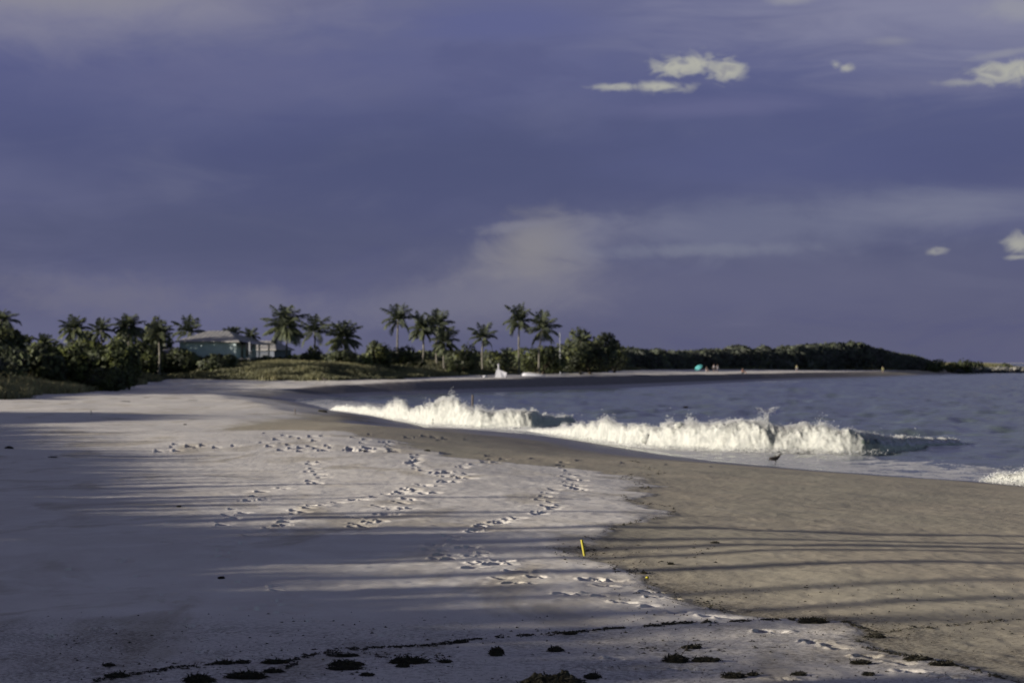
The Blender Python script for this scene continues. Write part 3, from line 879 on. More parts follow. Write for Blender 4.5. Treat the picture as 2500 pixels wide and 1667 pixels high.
def build_breaker(name, label, stations, depth_f, depth_b, seed, nspray, clear_fn=None, N=340, K=40):
    st = np.array(stations, float)
    t = np.linspace(0, 1, N)
    ts = np.linspace(0, 1, len(st))
    px = np.interp(t, ts, st[:, 0]); by = np.interp(t, ts, st[:, 1]); cy = np.interp(t, ts, st[:, 2])
    Yb = F * HC / (by - HY); Xb = (px - CX) * Yb / F
    h = HC - (cy - HY) * (Yb + depth_f) / F
    h = np.maximum(h, 0.03)
    taper = smooth(0, 0.02, t) * smooth(1.0, 0.97, t)
    s1 = np.cumsum(np.hypot(np.gradient(Xb), np.gradient(Yb)))
    h = h * (1 + 0.12 * vnoise(s1 * 1.5, s1 * 0, seed=seed) + 0.06 * vnoise(s1 * 3.3, s1 * 0 + 3, seed=seed + 1)) * (0.25 + 0.75 * taper)
    th = np.linspace(0, math.pi, K)
    c, s = np.cos(th), np.sin(th)
    off = np.where(c > 0, -c[None, :] * (depth_f * (0.6 + 0.5 * h[:, None])), -c[None, :] * depth_b)
    off = off + depth_f * (0.6 + 0.5 * h[:, None])
    zz = h[:, None] * np.sign(s)[None, :] * np.abs(s)[None, :] ** 0.9 - 0.06
    # plunging lip: the top leans toward the shore
    lean = (zz / np.maximum(h[:, None], .05)) ** 3 * 0.25 * h[:, None] * (c[None, :] > -0.2)
    X = np.repeat(Xb[:, None], K, 1) - 0.25 * lean
    Y = Yb[:, None] + off - lean
    nx = -0.25 * np.ones_like(X); ny = np.where(c > 0, -0.8, 0.3)[None, :] * np.ones_like(X); nz = np.repeat((0.25 + 0.75 * s)[None, :], N, 0)
    q1 = fbm(X * 1.3, Y * 1.0, zz * 1.2, oct=3, seed=seed + 5, gain=0.5)
    fall = 1 - np.abs(vnoise(X * 3.2 + 1.2 * zz, Y * 1.2, zz * 0.8, seed=seed + 9)) - 0.5 * np.abs(vnoise(X * 8 + 3 * zz, Y * 2.5, zz * 1.8, seed=seed + 10))
    fine = fbm(X * 9, Y * 7, zz * 7, oct=2, seed=seed + 14)
    amp = (0.17 * np.clip(h, 0.12, 1.3))[:, None] * np.abs(s)[None, :] ** 0.5
    disp = amp * (0.95 * q1 + 0.50 * (fall - 0.6) + 0.20 * fine)
    X = X + nx * disp; Y = Y + ny * disp; zz = zz + nz * disp * (0.9 - 0.45 * s[None, :] ** 2)
    idx = np.arange(N * K).reshape(N, K)
    q = np.stack([idx[:-1, :-1], idx[1:, :-1], idx[1:, 1:], idx[:-1, 1:]], -1).reshape(-1, 4)
    clear = np.zeros((N, K)) if clear_fn is None else clear_fn(px[:, None] + 0 * X, np.repeat(c[None, :], N, 0), zz / np.maximum(h[:, None], .1))
    # the seaward back is unbroken water
    clear = np.maximum(clear, 0.95 * smooth(-0.35, -0.75, np.repeat(c[None, :], N, 0)))
    VV = np.stack([X.ravel(), Y.ravel(), zz.ravel()], -1)
    # billows of whitewater tumbling down the front
    r = np.random.default_rng(seed + 3)
    ico = ICO
    nb_ = int(np.sum(h) / N * (s1[-1] - s1[0]) * 0.0 + 2)
    wgt = np.clip(h, 0.05, None) * taper
    if clear_fn is not None: wgt = wgt * np.where(px > 2120, 0.35, 1)
    ii = r.choice(N, nb_, p=wgt / wgt.sum())
    kk = r.integers(2, int(K * 0.56), nb_)
    cen = np.stack([X[ii, kk], Y[ii, kk], zz[ii, kk]], -1)
    rad = r.uniform(0.08, 0.22, nb_) * np.clip(h[ii], 0.3, 1.3) * (1.15 - 0.55 * kk / (K * 0.56))
    vv = ico[0][None] * rad[:, None, None] * np.array([1.15, 0.9, 0.95]) + cen[:, None, :]
    sh_ = vv.shape
    f3 = vv.reshape(-1, 3)
    nn = (np.abs(vnoise(f3[:, 0] * 7, f3[:, 1] * 7, f3[:, 2] * 7, seed=seed + 31)) + 0.6 * np.abs(vnoise(f3[:, 0] * 15, f3[:, 1] * 15, f3[:, 2] * 15, seed=seed + 33))).reshape(sh_[:2])
    vv = cen[:, None, :] + (vv - cen[:, None, :]) * (0.84 + 0.40 * nn)[:, :, None]
    lf = (ico[1][None] + (np.arange(nb_) * len(ico[0]))[:, None, None]).reshape(-1, 3) + len(VV)
    cl2 = np.repeat(np.clip(clear[ii, kk] - 0.25, 0, 1), len(ico[0]))
    VV = np.vstack([VV, vv.reshape(-1, 3)])
    o = mesh_obj(name, VV, [q, lf], FOAM, attrs=dict(clear=np.concatenate([clear.ravel(), cl2])))
    tag(o, label, "wave")
    # flying drops
    r = np.random.default_rng(seed)
    w = np.clip(h, 0, None) * taper * (0.35 + (0.5 + 0.5 * vnoise(s1 * 1.3, s1 * 0, seed=seed + 20)) ** 2 * 2)
    if clear_fn is not None: w = w * np.where(px > 2080, 0.2, 1)
    i = r.choice(N, nspray, p=w / w.sum())
    hh = h[i]
    ki = np.clip((K * 0.5 + r.normal(0, K * 0.09, nspray)).astype(int), 3, K - 6)
    gust = 0.35 + 1.3 * np.clip(vnoise(s1 * 2.6, s1 * 0 + 2, seed=seed + 41) + 0.35 * vnoise(s1 * 7, s1 * 0, seed=seed + 43), 0, 1)
    P = np.stack([X[i, ki] + r.normal(0, 0.08, nspray), Y[i, ki] + r.normal(0.05, 0.14, nspray), zz[i, ki] + r.exponential(0.065, nspray) * gust[i] * (0.4 + 0.6 * hh) * 0.8 - 0.03], -1)
    rad = (0.005 + 0.020 * r.uniform(0, 1, nspray) ** 2.5) * (1.0 + 0.4 * (Yb[i] > 140))
    # splashes around the foot
    m = nspray // 8
    j = r.choice(N, m, p=w / w.sum())
    P2 = np.stack([Xb[j] + r.normal(0, .2, m), Yb[j] - np.abs(r.normal(0, .35, m)), np.abs(r.normal(0.03, .08, m))], -1)
    P = np.vstack([P, P2]); rad = np.concatenate([rad, r.uniform(0.01, 0.03, m)])
    octa(P, rad, "spray", FOAM, o)['kind'] = 'stuff'
    return o


def octa(P, rad, name, mat, parent=None):
    base = np.array([(1, 0, 0), (-1, 0, 0), (0, 1, 0), (0, -1, 0), (0, 0, 1), (0, 0, -1)], float)
    fc = np.array([(0, 2, 4), (2, 1, 4), (1, 3, 4), (3, 0, 4), (2, 0, 5), (1, 2, 5), (3, 1, 5), (0, 3, 5)])
    n = len(P)
    V = (P[:, None, :] + base[None] * rad[:, None, None]).reshape(-1, 3)
    Fx = (fc[None] + (np.arange(n) * 6)[:, None, None]).reshape(-1, 3)
    return mesh_obj(name, V, Fx, mat, parent, attrs=dict(clear=np.zeros(len(V))))


def clear_main(px, c, zr):
    g = 0.44 * np.exp(-((px - 1884) / 10) ** 2) * (zr < 0.85) * (zr > 0.25)
    g = np.maximum(g, 0.42 * np.exp(-((px - 1955) / 26) ** 2 - ((zr - 0.36) / 0.16) ** 2))
    g = np.maximum(g, 0.66 * smooth(2085, 2115, px) * np.exp(-((zr - 0.55) / 0.26) ** 2))
    g = np.maximum(g, 0.36 * smooth(2110, 2160, px))
    return g


wm = build_breaker("breaking_wave", "long white breaking wave in front of the open sea, nearest the wading bird", BREAK_MAIN, 1.35, 4.5, 100, 60000, clear_main, N=520, K=46)
# the thin forked plume thrown up from its crest
rp = np.random.default_rng(5)
pl = []
b0 = at(1868, 1102, 0)
Ys = b0[1] + 1.0
for k in range(420):
    t = rp.uniform(0, 1)
    side = rp.choice([-1, 1], p=[0.3, 0.7])
    ppx = 1872 + (0 if t < 0.5 else side * (t - 0.5) * 40) + rp.normal(0, 1.6 + 5 * t)
    ppy = 1032 - 38 * t + rp.normal(0, 2.5)
    pl.append(tuple(atY(ppx, ppy, Ys + rp.normal(0, .1))))
octa(np.array(pl), rp.uniform(0.006, 0.02, len(pl)), "spray_plume", FOAM, wm)['kind'] = 'stuff'
build_breaker("breaking_wave", "farther white wave bursting high where the sand curves away, beside the dark post", BREAK_FAR, 1.3, 4.0, 200, 36000, lambda px, c, zr: 0.40 * smooth(1272, 1295, px) * np.exp(-((zr - 0.5) / 0.2) ** 2), N=380, K=40)
build_breaker("breaking_wave", "low white shore wave spilling onto the sand at the right edge", BREAK_NEAR, 0.5, 0.9, 300, 9000, N=160, K=30)


# ------------------------------------------------------------------ vegetation
LEAF_DARK = leaf_mat("sea grape leaves", (0.040, 0.046, 0.036), (0.085, 0.10, 0.045), (0.17, 0.18, 0.06), transl=0.34, clumped=True)
LEAF_BRIGHT = leaf_mat("shrub leaves", (0.042, 0.050, 0.034), (0.11, 0.13, 0.045), (0.22, 0.24, 0.07), transl=0.34, clumped=True)
LEAF_FAR = leaf_mat("woodland leaves", (0.070, 0.076, 0.070), (0.085, 0.10, 0.068), (0.11, 0.125, 0.07), transl=0.42, clumped=True)
FROND = leaf_mat("palm fronds", (0.042, 0.050, 0.042), (0.085, 0.098, 0.05), (0.22, 0.22, 0.10), transl=0.2)
GRASS = leaf_mat("dune grass", (0.062, 0.066, 0.042), (0.145, 0.14, 0.072), (0.26, 0.23, 0.125), transl=0.2)
BARK = simple_mat("palm bark", (0.105, 0.098, 0.085), 0.9, 0.35, 3.0, 0.5)
TWIG = simple_mat("twigs", (0.07, 0.055, 0.04), 0.9, 0.3, 4.0, 0.3)


def cards(P, size, r, droop=0.0, aspect=1.5, up=0.25):
    """irregular leaf-clump faces at points P"""
    n = len(P)
    a = r.normal(size=(n, 3)); a /= np.linalg.norm(a, axis=1)[:, None]
    b = r.normal(size=(n, 3)); b[:, 2] += up
    b -= (a * b).sum(1)[:, None] * a
    b /= np.linalg.norm(b, axis=1)[:, None]
    sz = size * r.uniform(0.55, 1.3, n)
    a = a * sz[:, None] * aspect * 0.5; b = b * sz[:, None] * 0.5
    j = lambda: r.uniform(0.65, 1.15, (n, 1))
    V = np.stack([P - a * j(), P - b * j(), P + a * j(), P + b * j()], 1).reshape(-1, 3)
    Q = np.arange(4 * n).reshape(n, 4)
    return V, Q


def crown_points(n, r, rad, seed, lumps=9, flat=0.35):
    """points through a lumpy crown: several overlapping clumps, denser at the outside"""
    c = r.normal(size=(lumps, 3)); c /= np.linalg.norm(c, axis=1)[:, None]
    c *= (r.uniform(0.25, 0.72, lumps) ** 0.7)[:, None]
    c[:, 2] = np.abs(c[:, 2]) * 0.9 - flat * 0.3
    lr = r.uniform(0.30, 0.52, lumps)
    i = r.integers(0, lumps, n)
    v = r.normal(size=(n, 3)); v /= np.linalg.norm(v, axis=1)[:, None]
    p = c[i] + v * (lr[i] * r.uniform(0.45, 1.05, n) ** 0.5)[:, None]
    p[:, 2] = np.maximum(p[:, 2], -flat)
    cn = v + 0.5 * p
    return p * np.array(rad)[None], cn / np.linalg.norm(cn, axis=1)[:, None]


def bush(name, label, px, py_top, py_base, wpx, Y, mat, group, n=900, leaf=0.42, lumps=10, cat="bush", depth=None, seed=0, lean=0.0):
    r = np.random.default_rng(1000 + seed)
    s = F / Y
    X = (px - CX) / s
    zb = gz(X, Y)
    ztop = HC - (py_top - HY) / s
    hgt = max(ztop - zb, 0.5)
    hw = wpx / s / 2 * (1.0 if wpx > 125 else 1.18)
    root = empty(name, (X, Y, zb))
    tag(root, label, cat, group)
    rad = (hw * 1.05, (depth or hw * 0.9), hgt * 0.66)
    n = int(n * 2.2)
    p, cn = crown_points(n, r, rad, seed, lumps)
    p[:, 2] += hgt * 0.30
    # bring the top of the crown to its measured height
    top = np.percentile(p[:, 2], 98)
    p[:, 2] *= hgt / top
    p[:, 2] = np.maximum(p[:, 2], 0.05)
    V, Q = cards(p, leaf * 0.8, r)
    tint = np.clip(r.beta(1.7, 2.8, len(Q)) * (0.9 + 0.9 * vnoise(p[:, 0] / 1.1, p[:, 1] / 1.1, p[:, 2] / 1.1, seed=seed)), 0, 1)
    mesh_obj("foliage", V, Q, mat, root, face_attrs=dict(tint=tint, clump_normal=cn))
    mb = MB()
    for k in range(6):
        a = r.uniform(0, 6.28); q = r.uniform(0.3, 0.75)
        mb.tube([(0.12 * math.cos(a), 0.12 * math.sin(a), -0.2), (hw * q * 0.4 * math.cos(a), hw * q * 0.4 * math.sin(a), hgt * 0.35), (hw * q * math.cos(a), hw * q * math.sin(a), hgt * 0.7)], [0.09, 0.06, 0.02], 6)
    mb.build("stem", TWIG, root, True)
    return root


def frond_geo(L, e0, az, droop, r, seg=10, base=0.3):
    """one feather palm leaf: arching midrib with leaflets hanging from both sides; returns V,Q,tints"""
    V, Q, tn = [], [], []
    p = Vector((0, 0, 0)); el = e0
    pts = [p.copy()]
    d = Vector((math.cos(az), math.sin(az), 0))
    side = Vector((-math.sin(az), math.cos(az), 0))
    for i in range(seg):
        p = p + (d * math.cos(el) + Vector((0, 0, 1)) * math.sin(el)) * (L / seg)
        pts.append(p.copy())
        el -= droop / seg * (0.45 + 1.1 * i / seg)
    for i in range(1, seg):
        f = i / seg
        ll = L * 0.25 * math.sin(min(1.0, f * 0.92 + 0.14) * math.pi) ** 0.55 + 0.08
        a, b = pts[i], pts[i + 1]
        fw = (b - a).normalized()
        for sgn in (-1, 1):
            for sub in (0.0, 0.5):
                q = a.lerp(b, sub); q2 = a.lerp(b, sub + 0.44)
                hang = 0.25 + 0.55 * r.uniform(0, 1)
                dirv = (side * sgn * 0.75 + fw * 0.60 + Vector((0, 0, -hang))).normalized()
                l1 = ll * r.uniform(0.8, 1.12)
                tip = q + dirv * l1 + Vector((0, 0, -0.15 * l1))
                k = len(V)
                V += [q, q2, tip + fw * 0.13, tip]
                Q.append((k, k + 1, k + 2, k + 3)); tn.append(base + r.uniform(-0.12, 0.18))
    for i in range(seg):
        k = len(V); w = 0.045 * (1 - i / seg) + 0.01
        a, b = pts[i], pts[i + 1]
        V += [a - side * w, a + side * w, b + side * w, b - side * w]
        Q.append((k, k + 1, k + 2, k + 3)); tn.append(0.75)
    return V, Q, tn


def crown_mesh(seed, nf, L, skirt, up):
    r = np.random.default_rng(seed)
    V, Q, T_ = [], [], []
    for i in range(nf):
        f = i / (nf - 1)                              # 0 youngest / upright, 1 oldest / hanging
        e0 = R(88 - 104 * f ** 1.3 * (1 - 0.25 * up) + r.uniform(-7, 7))
        droop = R(22 + 84 * min(1, f * 1.5 + 0.1) * r.uniform(0.8, 1.15)) * (1 - 0.25 * up)
        az = i * 2.39996 + r.uniform(-0.25, 0.25)
        l = L * (0.92 + 0.18 * math.sin(math.pi * min(1, f + 0.2))) * r.uniform(0.9, 1.1)
        v, q, t = frond_geo(l, e0, az, droop, r, base=r.choice([0.08, 0.2, 0.35, 0.6], p=[.35, .35, .2, .1]))
        b = len(V); V += v; Q += [tuple(x + b for x in k) for k in q]; T_ += t
    for i in range(skirt):
        v, q, t = frond_geo(L * r.uniform(0.75, 1.0), R(5 - r.uniform(0, 40)), r.uniform(0, 6.28), R(60), r, base=0.3 + 0.3 * r.uniform(0, 1))
        b = len(V); V += v; Q += [tuple(x + b for x in k) for k in q]; T_ += t
    return np.array([tuple(x) for x in V]), np.array(Q), np.clip(np.array(T_), 0, 1)


def palm(label, px, py_top, py_ctr, wpx, Y, seed, nf=24, skirt=0, up=0.0, lean=0.0, py_base=None, full=False):
    r = np.random.default_rng(seed)
    s = F / Y
    X = (px - CX) / s
    xb = X - lean
    zb = gz(xb, Y)
    zc = HC - (py_ctr - HY) / s
    L = wpx / s / 2 * 1.30
    root = empty("palm_tree", (xb, Y, zb))
    tag(root, label, "palm tree", "coconut palms behind the beach")
    h = zc - zb
    V, Q, tn = crown_mesh(seed, max(13, int(nf * 0.66)), L, skirt, up)
    # stretch so that the topmost frond ends at its measured height
    topw = (py_ctr - py_top) / s
    up_m = V[:, 2] > 0
    V[up_m, 2] *= topw / max(V[:, 2].max(), 0.1)
    cr = mesh_obj("crown", V, Q, FROND, root, face_attrs=dict(tint=tn))
    cr.location = (lean, 0, h)
    mb = MB()
    bend = r.uniform(-0.25, 0.25)
    pts, rad = [], []
    for i in range(9):
        f = i / 8
        pts.append((lean * f ** 1.4 + bend * math.sin(math.pi * f), 0.2 * bend * math.sin(math.pi * f), -0.3 + (h + 0.35) * f))
        rad.append(0.155 * (1 - 0.35 * f) + 0.12 * math.exp(-f * 14))
    mb.tube(pts, rad, 9)
    mb.build("trunk", BARK, root, True)
    return root


PALMS = [
    # label, px, top, centre, width, Y, kwargs
    ("palm half cut off by the left edge, rising over a dark tree", 2, 750, 782, 92, 300, dict(nf=22, skirt=4)),
    ("tall palm with pale hanging fronds, first full crown from the left edge", 180, 766, 803, 78, 330, dict(nf=24, skirt=6)),
    ("slim palm between the first full crown and the wide double-looking one", 247, 774, 808, 62, 338, dict(nf=20, skirt=3)),
    ("wide dense palm in the middle of the left cluster", 312, 764, 800, 84, 340, dict(nf=30, skirt=7)),
    ("palm of the left cluster standing nearest the lone palm left of the house", 386, 782, 815, 66, 345, dict(nf=26, skirt=5)),
    ("lone palm with spread open fronds just left of the green house roof", 461, 764, 812, 82, 385, dict(nf=17, up=0.3)),
    ("short palm low in the scrub, leftmost of the two short ones", 64, 815, 838, 46, 320, dict(nf=16)),
    ("short palm low in the scrub beside the first full crown", 107, 812, 838, 52, 325, dict(nf=18)),
    ("bushy palm top peeping over the green house roof ridge", 566, 796, 818, 52, 420, dict(nf=26, up=0.2)),
    ("pale palm top standing behind the right end of the green house roof", 611, 797, 824, 50, 415, dict(nf=20, skirt=2)),
    ("big shaggy palm right of the house with fronds hanging low", 698, 742, 800, 104, 372, dict(nf=34, skirt=14)),
    ("slender palm with yellowish top frond beside the big shaggy palm", 768, 765, 812, 92, 380, dict(nf=17, up=0.1)),
    ("stout palm whose skirt of fronds reaches down to the shrubs", 838, 780, 826, 82, 378, dict(nf=34, skirt=16)),
    ("tall single palm above a round bush left of the close group", 972, 738, 782, 88, 392, dict(nf=24, up=0.1)),
    ("palm on the left of the close group of three", 1030, 757, 806, 72, 398, dict(nf=26, skirt=8)),
    ("tallest palm of the close group of three", 1068, 752, 796, 76, 404, dict(nf=26, skirt=4)),
    ("lowest palm of the close group of three, on its right", 1086, 795, 836, 76, 396, dict(nf=26, skirt=6)),
    ("small palm standing alone on a thin trunk above the white shelter", 1180, 785, 826, 68, 410, dict(nf=22)),
    ("tallest palm of the right-hand pair, on a long bare trunk", 1267, 736, 786, 76, 415, dict(nf=24, skirt=3)),
    ("lower leaning palm of the right-hand pair beside the bare pole", 1324, 755, 806, 78, 412, dict(nf=26, skirt=5, lean=0.4)),
    ("small palm growing out of the big rounded thicket right of the pair", 1418, 803, 834, 54, 440, dict(nf=17, up=0.3)),
    ("short bushy palm low behind the white shelter", 1240, 847, 872, 52, 425, dict(nf=24, skirt=3)),
]
for i, (lb, px, tp, ct, w, Y, kw) in enumerate(PALMS):
    palm(lb, px, tp, ct, w, Y, 500 + i * 7, **kw)

BUSHES = [
    ("dense_tree", "dark dense tree mass at the left edge under the cut-off palm", 16, 812, 905, 150, 262, LEAF_DARK, "tree", 1700, 0.55),
    ("dense_tree", "dark rounded tree beside the left edge mass, above the tan grass", 105, 845, 905, 120, 258, LEAF_DARK, "tree", 1300, 0.5),
    ("dense_tree", "dark tree added behind the last palm of the left cluster to shade the house", 386, 788, 905, 92, 361, LEAF_DARK, "tree", 1100, 0.42),  # added behind the palm to keep sun off the house wall
    ("dense_tree", "dark tree behind the wide palm of the left cluster", 312, 812, 905, 96, 358, LEAF_DARK, "tree", 1200, 0.42),
    ("dense_tree", "dark tree behind and between the first two full palms", 212, 818, 905, 100, 352, LEAF_DARK, "tree", 1200, 0.42),
    ("shrub", "leafy shrub with yellow green tops under the first full palm", 190, 846, 905, 120, 285, LEAF_BRIGHT, "bush", 1200, 0.42),
    ("shrub", "wide shrub with bright tops under the wide palm of the left cluster", 285, 842, 900, 130, 285, LEAF_BRIGHT, "bush", 1300, 0.42),
    ("shrub", "dark shrub with one pale clump under the last palm of the left cluster", 362, 846, 912, 120, 350, LEAF_BRIGHT, "bush", 1100, 0.42),
    ("shrub", "dark green shrub covering the lower left corner of the green house", 445, 856, 912, 130, 351, LEAF_DARK, "bush", 1300, 0.42),
    ("shrub", "low dark shrub sloping down in front of the green house wall", 525, 868, 912, 110, 350, LEAF_DARK, "bush", 1000, 0.40),
    ("shrub", "olive shrub standing in for shaded dune grass, left of the green house", 275, 903, 945, 110, 266, LEAF_BRIGHT, "bush", 1200, 0.36),  # takes the place of a dark olive patch of grass in shadow
    ("shrub", "dark round shrub at the foot of the slender palm", 765, 850, 892, 50, 368, LEAF_DARK, "bush", 600, 0.34),
    ("shrub", "dark shrub at the foot of the stout palm", 835, 858, 895, 84, 366, LEAF_DARK, "bush", 700, 0.36),
    ("shrub", "pale low shrub left of the dome-shaped bush", 893, 868, 892, 32, 368, LEAF_BRIGHT, "bush", 350, 0.3),
    ("shrub", "dome-shaped bush with a lit top left of the tall single palm", 924, 838, 894, 54, 372, LEAF_DARK, "bush", 900, 0.34),
    ("shrub", "dark bush under the tall single palm", 985, 850, 894, 80, 382, LEAF_DARK, "bush", 900, 0.38),
    ("shrub", "bright yellow green shrub low at the right of the close palm group", 1108, 880, 900, 34, 388, LEAF_BRIGHT, "bush", 350, 0.26),
    ("shrub", "dark bush between the close palm group and the small lone palm", 1130, 848, 896, 76, 400, LEAF_DARK, "bush", 900, 0.38),
    ("shrub", "dark bush behind the white shelter and left of the tall pair", 1215, 862, 900, 90, 412, LEAF_DARK, "bush", 800, 0.38),
    ("shrub", "low green slope of scrub under the right-hand pair of palms", 1320, 850, 905, 150, 421, LEAF_BRIGHT, "bush", 1300, 0.42),
    ("dense_tree", "big rounded thicket with a humped top right of the bare pole", 1440, 814, 900, 118, 446, LEAF_DARK, "tree", 1500, 0.5),
    ("dense_tree", "broad dark thicket base in front of the humped thicket", 1420, 845, 902, 150, 438, LEAF_DARK, "tree", 1500, 0.5),
    ("dense_tree", "small round-headed tree right of the humped thicket", 1501, 836, 902, 72, 486, LEAF_DARK, "tree", 800, 0.45),
]
for i, (nm, lb, px, tp, bs, w, Y, mt, ct, n, lf) in enumerate(BUSHES):
    bush(nm, lb, px, tp, bs, w, Y, mt, "dense trees behind the beach" if nm == "dense_tree" else "shrubs along the dune", n=n, leaf=lf, cat=ct, seed=i)


def field_normals(P, h, f, fn, e=0.8):
    """outward direction of the lumpy canopy surface, facing sideways lower down"""
    gx = (fn(P[:, 0] + e, P[:, 1]) - fn(P[:, 0] - e, P[:, 1])) / (2 * e)
    gy = (fn(P[:, 0], P[:, 1] + e) - fn(P[:, 0], P[:, 1] - e)) / (2 * e)
    v = np.stack([-gx, -gy - 0.9 * (1 - f), 0.35 + 0.6 * f], -1)
    return v / np.linalg.norm(v, axis=1)[:, None]


def headland():
    """far wooded point that reads as one dark mass"""
    r = np.random.default_rng(77)
    top = [(1505, 850), (1540, 847), (1570, 853), (1600, 851), (1640, 856), (1690, 857), (1720, 850), (1760, 849), (1790, 843), (1815, 842), (1840, 852), (1865, 845), (1885, 854), (1910, 847), (1950, 842), (2000, 836), (2020, 840), (2050, 834), (2075, 832), (2105, 834), (2130, 844), (2165, 853), (2195, 862), (2225, 866), (2250, 874), (2275, 883)]
    tx = np.array([a for a, b in top], float); ty = np.array([b for a, b in top], float)
    n = 42000
    px = r.uniform(1470, 2275, n)
    Yf = np.interp(px, [1470, 1600, 1830, 2000, 2200, 2275], [570, 640, 730, 790, 865, 905])
    dep = r.uniform(0, 1, n) ** 0.8
    Y = Yf + dep * 60
    s = F / Y
    X = (px - CX) / s
    zg, _, _, _ = base_ground(X, Y)
    yt = np.interp(px, tx, ty) + 1.5 * vnoise(px / 9, px * 0, seed=3)
    zt = HC - (yt - HY) / s
    lump = 0.5 + 0.5 * fbm(X / 5, Y / 9, oct=2, seed=91)
    front = np.interp(dep, [0, 0.12, 0.35, 1], [0.30, 0.62, 0.9, 1.0])
    hgt = (zt - zg) * front * (0.80 + 0.25 * lump)
    hgt = np.clip(hgt, 0.5, None)
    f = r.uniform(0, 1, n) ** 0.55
    P = np.stack([X, Y, zg + hgt * f], -1)
    V, Q = cards(P, 0.95, r)
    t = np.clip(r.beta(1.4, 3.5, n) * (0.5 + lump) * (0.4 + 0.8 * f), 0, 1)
    o = mesh_obj("far_wood", V, Q, LEAF_FAR, face_attrs=dict(tint=t, clump_normal=field_normals(P, hgt, f, lambda x, y: 3.2 * fbm(x / 5, y / 9, oct=2, seed=91))))
    tag(o, "dark wooded headland closing the bay", "wood", kind='stuff')


headland()


def tufts(P, hgt, r, blades=6, spread=0.22, width=0.05):
    n = len(P)
    N = n * blades
    base = np.repeat(P, blades, 0) + np.concatenate([r.normal(0, spread, (N, 2)), np.zeros((N, 1))], 1)
    h = np.repeat(hgt, blades) * r.uniform(0.6, 1.15, N)
    az = r.uniform(0, 2 * math.pi, N); ln = r.uniform(0.1, 0.55, N)
    tip = base + np.stack([np.cos(az) * ln * h, np.sin(az) * ln * h, h], -1)
    mid = base + np.stack([np.cos(az) * ln * h * 0.3, np.sin(az) * ln * h * 0.3, h * 0.6], -1)
    pa = r.uniform(0, math.pi, N)
    wv = np.stack([np.cos(pa), np.sin(pa), np.zeros(N)], -1) * width * r.uniform(0.6, 1.4, N)[:, None]
    V = np.stack([base - wv, base + wv, mid + wv * 0.7, mid - wv * 0.7, tip], 1).reshape(-1, 3)
    k = np.arange(N) * 5
    Q = np.stack([k, k + 1, k + 2, k + 3], -1)
    T3 = np.stack([k + 3, k + 2, k + 4], -1)
    return V, [Q, T3]


def dune_grass():
    r = np.random.default_rng(31)
    # points just inside the vegetation line, measured along it
    pts = []
    seg = TOE
    for i in range(len(seg) - 1):
        a, b = seg[i], seg[i + 1]
        if b[1] < 120 or a[1] > 1150: continue
        L = math.hypot(*(b - a))
        m = int(L * (150 if a[1] < 340 else 150 if a[1] < 450 else 55))
        m = min(m, 6000)
        t = r.uniform(0, 1, m)
        nrm = np.array([-(b - a)[1], (b - a)[0]]) / L
        dd = r.uniform(0, 1, m) ** 1.35 * 26 - 0.4
        pts.append(a + (b - a) * t[:, None] + nrm * dd[:, None])
    P = np.vstack(pts)
    X, Y = P[:, 0], P[:, 1]
    z, d, dv, _ = base_ground(X, Y)
    keep = (dv > 0.1) & (X / Y < 0.21) & (X / Y > -0.5) & (d > 2)
    X, Y, z, dv = X[keep], Y[keep], z[keep], dv[keep]
    patch = fbm(X / 4, Y / 8, oct=3, seed=101)
    h = (0.50 + 0.25 * np.clip(patch, -1, 1) + 0.42 * smooth(2, 10, dv)) * np.interp(Y, [180, 260, 400, 700], [1.25, 1.05, 0.85, 0.9])
    h = np.clip(h, 0.25, 1.6)
    bl = 6
    V, Fc = tufts(np.stack([X, Y, z - 0.03], -1), h, r, bl, 0.25, 0.045)
    n = len(X) * bl
    t = np.clip(0.45 + 0.25 * np.repeat(smooth(275, 235, Y), bl) * 1.3 + 0.35 * np.repeat(patch, bl) + r.normal(0, 0.16, n) - 0.12 * np.repeat(smooth(3, 0, dv), bl), 0, 1)
    o = mesh_obj("dune_grass", V, Fc, GRASS, face_attrs=dict(tint=np.concatenate([t, t])))
    tag(o, "olive and tan dune grass along the top of the beach", "grass", kind='stuff')


dune_grass()


def scrub():
    """continuous low scrub behind the grass"""
    r = np.random.default_rng(41)
    n = 58000
    px = r.uniform(-900, 1560, n)
    Y0 = np.interp(px, [-900, -120, 0, 200, 400, 580, 800, 950, 1150, 1330, 1560], [190, 232, 236, 285, 356, 358, 378, 398, 430, 476, 545])
    Y = Y0 + r.uniform(0, 1, n) * 70
    X = (px - CX) * Y / F
    z, d, dv, _ = base_ground(X, Y)
    lump = 0.5 + 0.5 * fbm(X / 3.5, Y / 7, oct=3, seed=111)
    top = np.interp(px, [-900, -120, 0, 100, 200, 300, 420, 560, 660, 760, 860, 960, 1060, 1150, 1250, 1350, 1450, 1560], [884, 852, 842, 842, 846, 846, 860, 880, 872, 866, 864, 860, 858, 858, 862, 856, 852, 858])
    zt = HC - (top - HY) * Y / F
    h = np.clip((zt - z) * (0.5 + 0.6 * lump), 0.3, 7)
    f = r.uniform(0, 1, n) ** 0.6
    k = dv > 4
    P = np.stack([X, Y, z + h * f], -1)[k]
    V, Q = cards(P, 0.5, r)
    t = np.clip(r.beta(1.5, 3.2, len(P)) * (0.45 + 0.9 * lump[k]), 0, 1)
    o = mesh_obj("coastal_scrub", V, Q, LEAF_DARK, face_attrs=dict(tint=t, clump_normal=field_normals(P, h[k], f[k], lambda x, y: 2.0 * fbm(x / 3.5, y / 7, oct=3, seed=111))))
    tag(o, "low dark scrub filling the dune behind the grass", "scrub", kind='stuff')


scrub()


